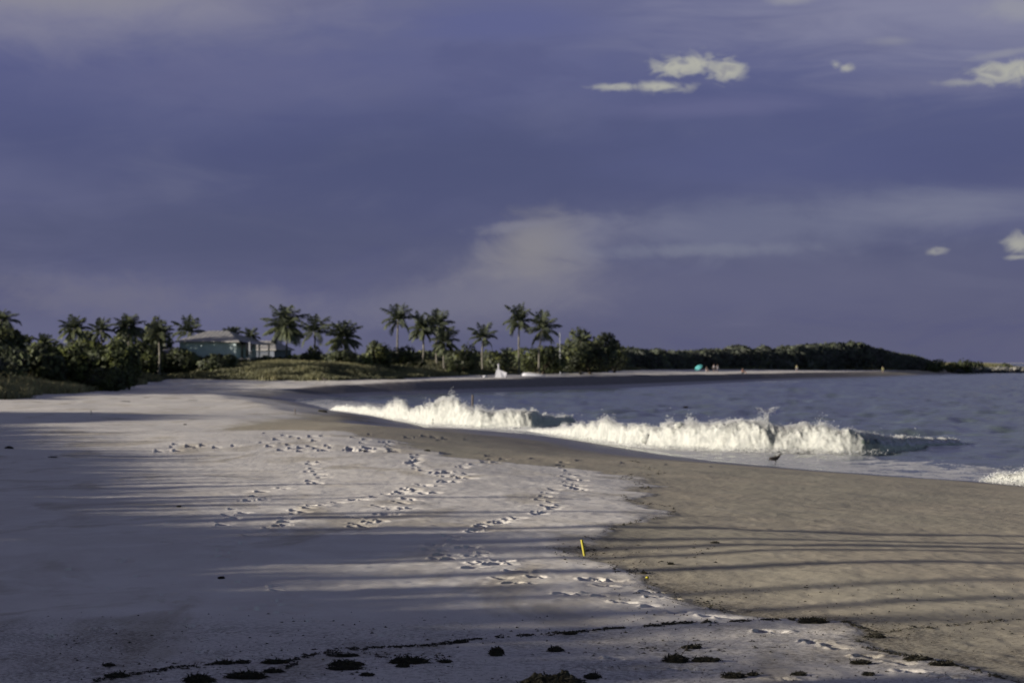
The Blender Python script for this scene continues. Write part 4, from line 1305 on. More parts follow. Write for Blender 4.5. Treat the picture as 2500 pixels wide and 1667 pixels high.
def shade_belt():
    """trees and feathery pines on the dune to the left; their long shadows stripe the sand"""
    r = np.random.default_rng(51)
    B = [(3300, 1660), (2600, 1650), (2250, 1630), (2000, 1592), (1700, 1545), (1420, 1490), (1180, 1450), (1040, 1410), (930, 1380), (960, 1352), (1180, 1338), (1330, 1322), (1240, 1300), (820, 1286), (640, 1272),
         (470, 1232), (390, 1180), (300, 1130), (250, 1105), (140, 1075), (190, 1052), (60, 1036), (430, 1021), (470, 1012), (-40, 1005)]
    bx, by_ = [], []
    for px, py in B:
        x, y, z = hit(px, py); bx.append(x); by_.append(y)
    bx, by_ = np.array(bx), np.array(by_)
    o_ = np.argsort(by_); bx, by_ = bx[o_], by_[o_]
    tanE = math.tan(SUN_EL)
    slope = 0.38
    n = 46000
    yb = r.uniform(by_[0] - 9, by_[-1] + 1.5, n)          # row of the shadow boundary this clump controls
    xb = np.interp(yb, by_, bx)
    xt = -37 - 0.17 * (yb - 20) - r.uniform(0, 6, n)
    yt = yb - slope * (xb - xt)
    ht = (xb - xt) * tanE * math.sqrt(1 + slope * slope) / 1.0
    prof = ht + 1.3
    notch = 0.11 * fbm(yb / 1.3, yb * 0, oct=3, seed=121) + 0.07 * vnoise(yb / 0.28, yb * 0 + 7, seed=123)
    zt = prof + np.minimum(notch, 0.2) + np.minimum(r.exponential(0.11, n), 0.5) * (r.uniform(0, 1, n) < 0.5)
    zg, _, _, _ = base_ground(xt, yt)
    f = r.uniform(0, 1, n) ** 0.7
    P = np.stack([xt, yt, zg + (zt - zg - 0.25) * f], -1)
    V, Q = cards(P, 0.62, r)
    # unseen run of the belt past the camera, added to deepen the shade
    n3 = 9000
    y3 = r.uniform(-75, 0.5, n3)
    P3 = np.stack([-34.5 - r.uniform(0, 6, n3) + 0.003 * (y3 - 1) ** 2, y3, 2.0 + (7.6 - 2.2 * smooth(-9, 0, y3)) * r.uniform(0, 1, n3) ** 0.7 + 0.6 * vnoise(y3 / 3, y3 * 0, seed=5)], -1)
    V3, Q3 = cards(P3, 1.3, r)
    # feathery pine leaders standing above the rest
    Pp = []
    sp = [(24.6, .6, .10), (26.3, .8, .12), (28.2, 1.0, .10), (30.9, 1.7, .16), (33.0, 1.9, .09), (34.5, 1.9, .20), (36.9, 1.3, .10), (38.9, 1.4, .22), (41.9, 1.0, .10), (47.0, .9, .08), (53.5, .7, .08)]
    for y0, a, w in sp:
        m = int(560 * max(w, .12) * a * 1.5)
        xb0 = float(np.interp(y0, by_, bx)); xt0 = -37 - 0.17 * (y0 - 20) - 3
        g = r.uniform(0, 1, m)
        zt0 = (xb0 - xt0) * tanE * math.sqrt(1 + slope * slope) + 1.3
        ext = a * 1.15
        yy = y0 - slope * (xb0 - xt0) + r.normal(0, 1, m) * w * (1 - 0.75 * g)
        xx = xt0 + r.normal(0, 0.3, m)
        Pp.append(np.stack([xx, yy, zt0 - 0.6 + g * (ext + 0.6)], -1))
    Pp = np.vstack(Pp)
    V2, Q2 = cards(Pp, 0.22, r, aspect=1.6)
    Vt = np.vstack([V, V2, V3]); Qt = np.vstack([Q, Q2 + len(V), Q3 + len(V) + len(V2)])
    o = mesh_obj("tree_belt", Vt, Qt, LEAF_DARK, face_attrs=dict(tint=np.clip(r.beta(1.6, 3, len(Qt)), 0, 1), clump_normal=np.tile([0.3, -0.3, 0.9], (len(Qt), 1))))
    tag(o, "belt of trees and feathery pines on the dune whose shadow crosses the sand", "trees", kind='stuff')


shade_belt()


# ------------------------------------------------------------------ buildings
TEAL = simple_mat("teal boards", (0.36, 0.43, 0.45), 0.7, 0.08, 1.5)
ROOFM = simple_mat("metal roof", (0.25, 0.245, 0.24), 0.5, 0.12, 2.0)
TRIM = simple_mat("grey trim", (0.22, 0.23, 0.26), 0.6, 0.1)
GLASSM = simple_mat("dark window glass", (0.02, 0.025, 0.03), 0.08, 0.2, spec=0.5)
DECKM = simple_mat("weathered deck", (0.16, 0.15, 0.15), 0.8, 0.2)


def roof_hip(mb, W, D, z0, z1, ov, ridge):
    """hip roof over a W x D plan with standing seams; ridge runs along x"""
    w, d = W / 2 + ov, D / 2 + ov
    rl = ridge / 2
    A = [(-w, -d, z0), (w, -d, z0), (w, d, z0), (-w, d, z0)]
    r0, r1 = (-rl, 0, z1), (rl, 0, z1)
    t = 0.12
    lo = [(x, y, z - t) for x, y, z in A]
    mb.quad(A[0], A[1], r1, r0); mb.quad(A[2], A[3], r0, r1)
    mb.tri(A[1], A[2], r1); mb.tri(A[3], A[0], r0)
    for i in range(4):
        j = (i + 1) % 4
        mb.quad(lo[i], lo[j], A[j], A[i])
    mb.quad(lo[3], lo[2], lo[1], lo[0])
    # raised seams on the two long slopes
    n = int(2 * w / 0.55)
    for sgn in (-1, 1):
        for k in range(1, n):
            x = -w + 2 * w * k / n
            if abs(x) <= rl: f = 1.0
            else: f = (w - abs(x)) / (w - rl)
            a = Vector((x, sgn * d, z0 + 0.02)); b = Vector((x, sgn * d * (1 - f), z0 + (z1 - z0) * f + 0.02))
            mb.tube([a, b], 0.012, 4, False)
    m = int(2 * d / 0.55)
    for sgn in (-1, 1):
        for k in range(1, m):
            y = -d + 2 * d * k / m
            f = (d - abs(y)) / d
            a = Vector((sgn * w, y, z0 + 0.02)); b = Vector((sgn * (w - (w - rl) * f), y, z0 + (z1 - z0) * f + 0.02))
            mb.tube([a, b], 0.012, 4, False)


def window(parent, x, y, z, w, h, rz):
    f = MB()
    c = Vector((x, y, z))
    ux = Vector((math.cos(rz), math.sin(rz), 0)); un = Vector((math.sin(rz), -math.cos(rz), 0))
    t = 0.09
    for sx, sz, ww, hh in ((0, h / 2, w + t, t), (0, -h / 2, w + t, t), (-w / 2, 0, t, h - t), (w / 2, 0, t, h - t), (0, 0, w - t, 0.04)):
        p = c + ux * sx + Vector((0, 0, sz)) + un * 0.03
        f.box(p, (ww, 0.08, hh), rz)
    fo = f.build("window", TRIM, parent)
    g = MB().box(c + un * 0.012, (w - 0.02, 0.03, h - 0.02), rz)
    g.build("pane", GLASSM, fo)


def main_house():
    Y = 362.0
    s = F / Y
    xc = (576 - CX) / s                       # nearest corner
    zg = 2.1
    W, D = 7.4, 10.5
    th = R(-9)                               # plan turned so that one corner points at the sea front
    root = empty("beach_house", (xc, Y, zg))
    root.rotation_euler = (0, 0, 0)
    tag(root, "two storey teal house with a grey hipped metal roof among the palms", "house")
    # local frame: corner at origin, long side runs left-back, short side runs right-back
    ux = Vector((-math.cos(th), math.sin(-th), 0)); uy = Vector((math.sin(-th), math.cos(th), 0))
    ang = math.atan2(-ux.y, -ux.x)            # local +x axis direction (toward the corner)
    cen = ux * W / 2 + uy * D / 2
    frame = empty("building", cen, ang)
    bpy.data.objects.remove(frame)
    M = Matrix.Translation(cen) @ Matrix.Rotation(ang, 4, 'Z')

    def put(mb, name, mat, par=root):
        mb.v = [tuple(M @ Vector(v)) for v in mb.v]
        return mb.build(name, mat, par)
    He = HC - (833 - HY) / s - zg             # eave height
    Ht = HC - (806 - HY) / s - zg
    b = MB(); b.box((0, 0, He / 2 - 0.1), (W, D, He + 0.2))
    for k in range(1, 13):                    # board lines
        b.box((0, -D / 2 - 0.012, He * k / 13), (W - 0.02, 0.03, 0.03))
    put(b, "wall", TEAL)
    rmb = MB(); roof_hip(rmb, W, D, He, Ht, 0.55, 2.6)
    put(rmb, "roof", ROOFM)
    # side facing the sea: two tiers of porch
    x0 = W / 2
    dk = MB(); dk.box((x0 + 0.95, 0, He * 0.46), (1.9, D, 0.18)); put(dk, "porch_floor", DECKM)
    rl = MB()
    for k in range(17):
        rl.box((x0 + 1.82, -D / 2 + 0.1 + (D - 0.2) * k / 16, He * 0.46 + 0.55), (0.05, 0.05, 0.95))
    rl.box((x0 + 1.82, 0, He * 0.46 + 1.06), (0.09, D, 0.08)); put(rl, "porch_railing", TRIM)
    for yv in (-D / 2 + 0.12, 0, D / 2 - 0.12):
        p = MB(); p.box((x0 + 1.75, yv, He / 2 - 0.05), (0.18, 0.18, He - 0.1)); put(p, "porch_post", TRIM)
    pr = MB()
    pr.quad((x0 + 0.56, -D / 2 - .2, He + 0.02), (x0 + 2.25, -D / 2 - .2, He - 0.32), (x0 + 2.25, D / 2 + .2, He - 0.32), (x0 + 0.56, D / 2 + .2, He + 0.02))
    pr.quad((x0 + 0.56, D / 2 + .2, He - 0.08), (x0 + 2.25, D / 2 + .2, He - 0.42), (x0 + 2.25, -D / 2 - .2, He - 0.42), (x0 + 0.56, -D / 2 - .2, He - 0.08))
    pr.quad((x0 + 2.25, -D / 2 - .2, He - 0.42), (x0 + 2.25, D / 2 + .2, He - 0.42), (x0 + 2.25, D / 2 + .2, He - 0.32), (x0 + 2.25, -D / 2 - .2, He - 0.32))
    put(pr, "porch_roof", ROOFM)
    for yv, zv, hh in ((-2.2, He * 0.46 + 1.25, 1.9), (0.2, He * 0.46 + 1.25, 1.9), (2.4, He * 0.46 + 1.35, 1.3), (-2.0, 1.25, 1.9), (1.6, 1.35, 1.3)):
        hold = empty("tmp", (0, 0, 0)); bpy.data.objects.remove(hold)
        c = M @ Vector((x0, yv, zv))
        window(root, c.x, c.y, c.z, 1.2, hh, ang + math.pi / 2)


def small_house(label, px, Y, W, D, He, Ht, rz, wallm, zg=1.9):
    s = F / Y
    root = empty("beach_house", ((px - CX) / s, Y, zg), rz)
    tag(root, label, "house")
    b = MB(); b.box((0, 0, He / 2 - 0.1), (W, D, He + 0.2))
    for k in range(1, 9): b.box((0, -D / 2 - 0.012, He * k / 9), (W - 0.02, 0.03, 0.03))
    b.build("wall", wallm, root)
    rmb = MB(); roof_hip(rmb, W, D, He, Ht, 0.4, W * 0.45)
    rmb.build("roof", ROOFM, root)
    for x in (-W * 0.27, W * 0.22):
        window(root, x, -D / 2, He * 0.62, 1.0, 1.2, 0)
    d = MB(); d.box((0, -D / 2 - 0.03, 1.05), (0.95, 0.06, 2.1)); do = d.build("door", TRIM, root)
    MB().ball((0.36, -D / 2 - 0.09, 1.0), 0.04, 8, 6).build("handle", GLASSM, do, True)


main_house()
small_house("lower grey blue house half hidden right of the teal house", 652, 384, 4.6, 6.0, 3.4, 4.6, R(-18), simple_mat("blue grey boards", (0.10, 0.115, 0.15), 0.7, 0.1))
small_house("small pale-roofed hut showing behind shrubs left of the teal house", 413, 352, 2.6, 2.6, 2.5, 3.3, R(10), simple_mat("pale boards", (0.42, 0.42, 0.42), 0.7, 0.1))

# ------------------------------------------------------------------ far beach: poles, shelter, people
WOODM = simple_mat("weathered wood", (0.09, 0.075, 0.065), 0.85, 0.3, 8, 0.4)
PALEW = simple_mat("pale wood", (0.45, 0.42, 0.38), 0.8, 0.2, 8, 0.3)
WHITEC = simple_mat("white canvas", (0.40, 0.40, 0.44), 0.75, 0.08, 3)
CHARC = simple_mat("charcoal cloth", (0.03, 0.03, 0.035), 0.8, 0.2)
SKIN = simple_mat("skin", (0.20, 0.125, 0.095), 0.6, 0.08)
HAIR = simple_mat("dark hair", (0.03, 0.02, 0.015), 0.6, 0.2)
TEALC = simple_mat("turquoise cloth", (0.06, 0.25, 0.26), 0.7, 0.06)
RED = simple_mat("rust cloth", (0.22, 0.07, 0.03), 0.8, 0.1)
KHAKI = simple_mat("khaki cloth", (0.26, 0.26, 0.13), 0.8, 0.1)
GREYC = simple_mat("grey cloth", (0.20, 0.20, 0.23), 0.8, 0.1)


def pole(name, label, cat, p0, p1, r0, r1, mat, cap=None):
    p0 = Vector(p0); p1 = Vector(p1)
    root = empty(name, p0)
    tag(root, label, cat)
    d = p1 - p0
    mb = MB()
    n = 7
    mb.tube([Vector((0, 0, 0)) + d * (k / n) + Vector((0.01 * math.sin(k * 2.1), 0.01 * math.cos(k), 0)) * r0 * 8 for k in range(n + 1)], [r0 + (r1 - r0) * k / n for k in range(n + 1)], 10)
    mb.build("shaft", mat, root, True)
    if cap:
        MB().tube([d * 0.995, d * 1.0 + d.normalized() * 0.03], [r1 * 1.25, r1 * 1.1], 10).build("cap", cap, root, True)
    return root


sx = atY(1367, 812, 430); zg_ = gz(sx.x, 430)
pole("bare_pole", "slim bare pole standing above the scrub right of the palm pair", "pole", (sx.x + 0.05, 430, zg_ - 0.2), sx, 0.075, 0.06, TRIM, TRIM)
p1 = atY(1154, 965, 226)
pole("wood_post", "dark wooden post standing in the water behind the far wave", "post", (p1.x - 0.06, 226, -0.6), p1, 0.09, 0.08, WOODM, WOODM)
x, y, z = hit(721, 1012)
pole("stick", "short dark stick planted in the tan sand left of the far wave", "stick", (x, y, z - 0.2), (x - 0.02, y, z + 0.30), 0.03, 0.022, WOODM)
x, y, z = hit(222, 1014)
pole("stick", "pale upright stick on the white sand near the left dune", "stick", (x, y, z - 0.15), (x + 0.01, y, z + 0.22), 0.022, 0.018, PALEW)

# yellow stake: square-edged plastic tube leaning left
YEL = simple_mat("yellow stake paint", (0.30, 0.26, 0.015), 0.45, 0.08, 20)
YCAP = simple_mat("yellow stake end", (0.36, 0.32, 0.05), 0.5, 0.08, 20)
x, y, z = hit(1427, 1357)
z = float(surf(x, y))
s_ = F / y
st = empty("beach_stake", (x, y, z))
tag(st, "bright yellow leaning stake planted where white sand meets brown sand", "stake")
hh = 39 / s_
mb = MB(); mb.tube([(0.004, 0, -0.10), (0, 0, 0), (-7.0 / s_, 0.0, hh)], [3.9 / s_] * 3, 6)
mb.build("shaft", YEL, st)
mb = MB(); mb.tube([(-7.0 / s_, 0, hh), (-7.12 / s_, 0, hh + 0.004)], [3.6 / s_, 2.9 / s_], 6)
mb.build("cap", YCAP, st)
# small yellow fruit in the debris
x, y, z = hit(1580, 1414)
fr = empty("small_fruit", (x, y, float(surf(x, y)) + 0.016))
tag(fr, "small yellow round fruit lying in debris on the brown sand right of the stake", "fruit")
MB().ball((0, 0, 0), (0.019, 0.018, 0.017), 16, 12).build("flesh", YEL, fr, True)
MB().tube([(0.012, 0, 0.010), (0.022, 0, 0.024), (0.030, 0.0, 0.028)], [0.004, 0.003, 0.006], 6).build("stalk", WOODM, fr, True)

# white shelter on the far sand
Ysh = 374.0
s_ = F / Ysh
xs = (1218 - CX) / s_
zs = gz(xs, Ysh)
sh = empty("beach_shelter", (xs, Ysh, zs))
tag(sh, "white canvas shelter with a slim upright top on the far sand", "shelter")
mb = MB()
pk = Vector((-0.05, 0.1, 1.15))
ring = [(-0.52, -0.55, 0), (0.35, -0.62, 0), (0.55, 0.6, 0), (-0.50, 0.6, 0)]
sh_ring = [(-0.34, -0.30, 0.95), (0.18, -0.32, 0.98), (0.25, 0.35, 0.95), (-0.30, 0.35, 0.95)]
for i in range(4):
    j = (i + 1) % 4
    mb.quad(ring[i], ring[j], sh_ring[j], sh_ring[i]); mb.tri(sh_ring[i], sh_ring[j], pk)
mb.build("canopy", WHITEC, sh)
mb = MB()
mb.quad((0.20, -0.33, 0.93), (1.05, -0.5, 0.62), (0.85, -0.55, 0.02), (0.37, -0.64, 0.0))
mb.quad((0.20, -0.33, 0.93), (0.27, 0.36, 0.93), (1.1, 0.45, 0.6), (1.05, -0.5, 0.62))
mb.build("side_flap", WHITEC, sh)
mb = MB(); mb.tube([(-0.05, 0.1, 0.3), (-0.05, 0.1, 1.15), (-0.05, 0.1, 1.55)], [0.06, 0.09, 0.08], 10); mb.ball((-0.05, 0.1, 1.66), (0.12, 0.12, 0.15), 10, 8)
mb.build("top_post", WHITEC, sh, True)
x_, y_, z_ = hit(1184, 922)
mb = MB(); mb.ball((0, 0, 0.08), (0.32, 0.3, 0.24), 10, 7)
tag(mb.build("bundle", WHITEC, None, True, loc=((1184 - CX) * 372 / F, 372, gz((1184 - CX) * 372 / F, 372))), "small pale bundle on the sand left of the white shelter", "bundle")
# upturned boat right of it
Yb_ = 396.0
xb_ = (1300 - CX) * Yb_ / F
bo = empty("upturned_boat", (xb_, Yb_, gz(xb_, Yb_)))
tag(bo, "low pale upturned boat on the far sand right of the white shelter", "boat")
mb = MB()
prof = [(-1.45, 0.10, 0.20), (-1.3, 0.34, 0.46), (-0.7, 0.42, 0.47), (0.2, 0.42, 0.38), (1.0, 0.34, 0.26), (1.6, 0.12, 0.15), (1.8, 0.02, 0.10)]
n = 9
bb = len(mb.v)
for (xx, hw_, hz_) in prof:
    for k in range(n):
        t = math.pi * k / (n - 1)
        mb.v.append((xx, -hw_ * math.cos(t), hz_ * math.sin(t) ** 0.8))
for i in range(len(prof) - 1):
    for k in range(n - 1):
        mb.f4.append((i * n + k, (i + 1) * n + k, (i + 1) * n + k + 1, i * n + k + 1))
mb.build("hull", WHITEC, bo, True)
mb = MB(); mb.tube([(-1.35, 0, 0.45), (-0.6, 0, 0.5), (0.4, 0, 0.41), (1.3, 0, 0.24), (1.8, 0, 0.1)], 0.03, 6); mb.build("keel", PALEW, bo, True)


def person(label, loc, rz, pose, top, bottom, scale=1.0, hair=HAIR):
    """continuous skinned figure; pose 'stand' or 'sit' (on the sand, knees up)"""
    root = empty("person", loc, rz)
    tag(root, label, "person", "people on the far beach")
    if pose == 'stand':
        J = dict(pel=(0, 0, .93), wst=(0, 0, 1.08), chs=(0, .01, 1.32), nck=(0, 0, 1.48), hd0=(0, -.01, 1.56), hd1=(0, -.02, 1.70),
                 shl=(.17, 0, 1.42), ell=(.24, .02, 1.14), wrl=(.24, -.06, .90), hal=(.24, -.09, .80),
                 shr=(-.17, 0, 1.42), elr=(-.24, .02, 1.14), wrr=(-.23, -.05, .90), har=(-.23, -.08, .80),
                 hpl=(.10, 0, .88), knl=(.11, -.03, .48), anl=(.11, .02, .09), tol=(.12, -.14, .04),
                 hpr=(-.10, 0, .88), knr=(-.12, -.05, .48), anr=(-.13, .03, .09), tor=(-.14, -.13, .04))
    else:
        J = dict(pel=(0, 0, .14), wst=(0, .03, .30), chs=(0, .04, .54), nck=(0, .01, .70), hd0=(0, -.01, .78), hd1=(0, -.03, .92),
                 shl=(.17, .03, .64), ell=(.25, -.10, .42), wrl=(.18, -.32, .40), hal=(.15, -.40, .40),
                 shr=(-.17, .03, .64), elr=(-.25, -.10, .42), wrr=(-.18, -.32, .40), har=(-.15, -.40, .40),
                 hpl=(.10, -.02, .13), knl=(.13, -.40, .46), anl=(.12, -.62, .09), tol=(.12, -.78, .05),
                 hpr=(-.10, -.02, .13), knr=(-.13, -.40, .46), anr=(-.12, -.62, .09), tor=(-.12, -.78, .05))
    RAD = dict(pel=.135, wst=.12, chs=.145, nck=.055, hd0=.075, hd1=.085, sh=.06, el=.045, wr=.032, ha=.03, hp=.095, kn=.06, an=.042, to=.035)
    E = [('pel', 'wst'), ('wst', 'chs'), ('chs', 'nck'), ('nck', 'hd0'), ('hd0', 'hd1')]
    for s in 'lr':
        E += [('chs', 'sh' + s), ('sh' + s, 'el' + s), ('el' + s, 'wr' + s), ('wr' + s, 'ha' + s), ('pel', 'hp' + s), ('hp' + s, 'kn' + s), ('kn' + s, 'an' + s), ('an' + s, 'to' + s)]

    def skin(name, keys, mat, grow, sub=1):
        ks = [k for k in J if k in keys]
        ix = {k: i for i, k in enumerate(ks)}
        me = bpy.data.meshes.new(name)
        me.from_pydata([tuple(c * scale for c in J[k]) for k in ks], [(ix[a], ix[b]) for a, b in E if a in ix and b in ix], [])
        me.materials.append(mat)
        ob = bpy.data.objects.new(name, me)
        COL.objects.link(ob); ob.parent = root
        ob.modifiers.new("skin", 'SKIN').use_smooth_shade = True
        ob.modifiers.new("sub", 'SUBSURF').levels = sub
        ob.modifiers["sub"].render_levels = sub
        for i, k in enumerate(ks):
            rr = RAD.get(k, RAD.get(k[:2], .05)) * scale * grow
            me.skin_vertices[0].data[i].radius = (rr, rr)
        me.skin_vertices[0].data[0].use_root = True
        return ob
    skin("body", list(J), SKIN, 1.0)
    skin("shirt", ['pel', 'wst', 'chs', 'shl', 'shr', 'ell', 'elr'], top, 1.14)
    skin("shorts", ['pel', 'hpl', 'hpr', 'knl', 'knr'], bottom, 1.16)
    h = Vector(J['hd1']) * scale
    hm = MB(); hm.ball((h.x, h.y + .02 * scale, h.z + .03 * scale), (.088 * scale, .098 * scale, .075 * scale), 12, 8)
    hm.build("hair", hair, root, True)
    return root


def far_xy(px, Y):
    x = (px - CX) * Y / F
    return (x, Y, gz(x, Y))


YP = 585.0
person("person sitting upright in grey just right of the turquoise parasol", far_xy(1725, YP), R(20), 'sit', GREYC, GREYC, 1.15)
person("person in pale grey standing second from the turquoise parasol", far_xy(1743, YP + 3), R(-10), 'stand', GREYC, CHARC, 0.95)
person("person in pale grey standing farthest right of the parasol group", far_xy(1752, YP + 4), R(15), 'stand', GREYC, GREYC, 0.95)
person("person in rust clothing sitting alone midway along the far sand", far_xy(1813, 560), R(60), 'sit', RED, CHARC, 1.1)
person("person in a pale top standing at the foot of the dark headland", far_xy(1945, 668), R(0), 'stand', KHAKI, GREYC, 0.95)
person("person in khaki standing near the right end of the dark headland", far_xy(2155, 750), R(0), 'stand', KHAKI, KHAKI, 1.0)


# turquoise parasol tipped toward the wind
x_, y_, z_ = far_xy(1708, YP - 2)
pa = empty("beach_parasol", (x_, y_, z_))
tag(pa, "tilted turquoise beach parasol on the far sand", "parasol")
ax = Vector((-0.50, -0.45, 0.74)).normalized()
tip = Vector((0.25, 0.2, 0.2)) + ax * 1.35
mb = MB(); mb.tube([Vector((0.25, 0.2, -0.1)), tip], 0.03, 8); mb.build("pole", PALEW, pa, True)
u = ax.cross(Vector((0, 0, 1))).normalized(); w = ax.cross(u)
mb = MB(); n = 8
rim = [tip - ax * 0.38 + (u * math.cos(2 * math.pi * k / n) + w * math.sin(2 * math.pi * k / n)) * 0.92 for k in range(n)]
midr = [tip - ax * 0.10 + (u * math.cos(2 * math.pi * k / n) + w * math.sin(2 * math.pi * k / n)) * 0.50 for k in range(n)]
for k in range(n):
    k2 = (k + 1) % n
    mb.tri(tip, midr[k], midr[k2]); mb.quad(midr[k], rim[k], rim[k2], midr[k2])
mb.build("canopy", TEALC, pa)
mb = MB()
for k in range(n): mb.tube([tip - ax * 0.06, midr[k] - ax * 0.02, rim[k] - ax * 0.015], 0.012, 4)
mb.build("ribs", TRIM, pa)
# folding chair in front of the group
x_, y_, z_ = far_xy(1737, YP - 3)
ch = empty("beach_chair", (x_, y_, z_), R(25))
tag(ch, "dark folding chair between the people by the turquoise parasol", "chair")
MB().box((0, 0, 0.36), (0.55, 0.5, 0.04)).build("seat", CHARC, ch)
mb = MB(); mb.quad((-0.27, 0.25, 0.36), (0.27, 0.25, 0.36), (0.27, 0.42, 0.95), (-0.27, 0.42, 0.95)); mb.quad((-0.27, 0.22, 0.36), (-0.27, 0.39, 0.95), (0.27, 0.39, 0.95), (0.27, 0.22, 0.36)); mb.build("backrest", CHARC, ch)
for sx_ in (-0.26, 0.26):
    for sy_ in (-0.22, 0.24):
        MB().tube([(sx_, sy_, 0.36), (sx_, sy_ * 1.1, 0.0)], 0.018, 6).build("leg", TRIM, ch, True)


# ------------------------------------------------------------------ rock groyne
ROCK = simple_mat("groyne rock", (0.17, 0.165, 0.15), 0.9, 0.35, 1.2, 0.6)
ROCKD = simple_mat("dark wet rock", (0.03, 0.03, 0.035), 0.6, 0.3, 1.2, 0.5)


def rock_mesh(r, sx, sy, sz):
    n, m = 10, 7
    V = []
    sd = int(r.integers(0, 9999))
    for i in range(m + 1):
        th = math.pi * i / m
        for k in range(n):
            ph = 2 * math.pi * k / n
            v = np.array([math.sin(th) * math.cos(ph), math.sin(th) * math.sin(ph), math.cos(th)])
            q = 1 + 0.45 * float(fbm(np.array([v[0] * 1.4 + sd]), np.array([v[1] * 1.4]), np.array([v[2] * 1.4 + 2.0]), oct=2, seed=sd % 97)[0])
            V.append((v[0] * sx * q, v[1] * sy * q, v[2] * sz * q))
    Q = []
    for i in range(m):
        for k in range(n):
            k2 = (k + 1) % n
            Q.append((i * n + k, (i + 1) * n + k, (i + 1) * n + k2, i * n + k2))
    return np.array(V), np.array(Q)


rr_ = np.random.default_rng(61)
gl = 0
for i in range(40):
    f = i / 39
    px = 2345 + f * 190 + rr_.uniform(-4, 4)
    front = i % 2 == 0
    Yk = 907 + 64 * f + (0 if front else 6)
    X = (px - CX) * Yk / F
    V, Q = rock_mesh(rr_, rr_.uniform(0.9, 1.7), rr_.uniform(0.8, 1.4), rr_.uniform(0.5, 0.9))
    zc = (0.25 if front else 1.15) + rr_.uniform(-0.15, 0.25) + (0 if front else 0.3 * (i % 3 == 0))
    o = mesh_obj("groyne_rock", V, Q, ROCKD if front else ROCK, smooth_=False, loc=(X, Yk, zc))
    tag(o, "dark wet boulder along the waterline of the far rock groyne" if front else "grey boulder in the upper row of the far rock groyne", "rock", "rocks of the far groyne, waterline row" if front else "rocks of the far groyne, upper row")

for i, (px, tp, w, Y, lb) in enumerate([(2295, 880, 74, 880, "low yellowish bush at the foot of the headland's right end"), (2345, 881, 66, 910, "low yellowish green bush left of the groyne"), (2378, 884, 44, 930, "dark low bush at the start of the groyne"), (2455, 888, 14, 1010, "small dark bush growing on the groyne")]):
    bush("shrub", lb, px, tp, 895, w, Y, LEAF_BRIGHT if i < 2 else LEAF_DARK, "low bushes by the groyne", n=600, leaf=0.6, seed=70 + i, depth=6)


# ------------------------------------------------------------------ birds
FEATH = simple_mat("brown feathers", (0.055, 0.045, 0.038), 0.8, 0.35, 25, 0.3)
FEATHD = simple_mat("dark feathers", (0.02, 0.018, 0.018), 0.8, 0.3, 25)
BEAK = simple_mat("dark beak", (0.02, 0.018, 0.016), 0.5, 0.1)


def wader(label, px, py, Y, sc, rz):
    x = (px - CX) * Y / F
    root = empty("shore_bird", (x, Y, max(gz(x, Y), 0.0)), rz)
    tag(root, label, "bird", "birds by the water")
    # one continuous body: tail, back, breast, neck, head along the local +x
    prof = [(-0.215, 0.155, .004), (-0.17, .165, .018), (-.12, .178, .038), (-.06, .19, .058), (0.0, .20, .066), (.055, .215, .060), (.095, .240, .042), (.118, .272, .026), (.130, .300, .022), (.146, .318, .026), (.166, .320, .021), (.178, .317, .010)]
    mb = MB()
    mb.tube([(a * sc, 0, b * sc) for a, b, c in prof], [c * sc for a, b, c in prof], 12)
    mb.build("body", FEATH, root, True)
    mb = MB(); mb.tube([(.174 * sc, 0, .317 * sc), (.205 * sc, 0, .311 * sc), (.238 * sc, 0, .303 * sc)], [.008 * sc, .006 * sc, .002 * sc], 8); mb.build("beak", BEAK, root, True)
    for s in (-1, 1):
        w = MB(); w.ball((-.055 * sc, s * .052 * sc, .200 * sc), (.125 * sc, .018 * sc, .045 * sc), 12, 8)
        w.build("wing", FEATHD, root, True)
        l = MB(); l.tube([(-.005 * sc, s * .026 * sc, .15 * sc), (.012 * sc, s * .028 * sc, .085 * sc), (-.004 * sc, s * .03 * sc, .0)], [.010 * sc, .006 * sc, .005 * sc], 6)
        for a in (-0.5, 0, 0.5):
            l.tube([(-.004 * sc, s * .03 * sc, .004 * sc), (.036 * sc * math.cos(a), (s * .03 + .036 * math.sin(a)) * sc, .002)], [.004 * sc, .002 * sc], 5)
        l.build("leg", BEAK, root, True)


x, y = at(1893, 1135, 0.0)
wader("dark long-billed bird standing in the foam edge below the long wave", 1893, 1135, y - 0.2, 1.22, R(12))
x, y, z = hit(795, 942)
wader("dark bird on the far white sand at the dune foot, left of the dark slope", 793, 943, 322, 2.0, R(165))
x_, y_, z_ = hit(905, 1008)


def flying_bird():
    p = atY(1674, 995, 165)
    root = empty("flying_bird", p, R(20))
    tag(root, "small dark bird flying low over the water above the long wave", "bird")
    mb = MB(); mb.tube([(-.17, 0, 0), (-.1, 0, .005), (0, 0, .01), (.09, 0, .015), (.13, 0, .02), (.16, 0, .015)], [.01, .028, .045, .035, .024, .006], 10); mb.build("body", FEATHD, root, True)
    for s in (-1, 1):
        w = MB()
        A = [(.06, s * .03, .02), (.07, s * .2, .09), (-.02, s * .40, .05)]
        Bp = [(-.08, s * .03, .02), (-.05, s * .2, .085), (-.06, s * .40, .048)]
        for i in range(2):
            w.quad(A[i], A[i + 1], Bp[i + 1], Bp[i]); w.quad(tuple(Vector(A[i]) - Vector((0, 0, .012))), tuple(Vector(Bp[i]) - Vector((0, 0, .012))), tuple(Vector(Bp[i + 1]) - Vector((0, 0, .006))), tuple(Vector(A[i + 1]) - Vector((0, 0, .006))))
        w.build("wing", FEATHD, root)


flying_bird()

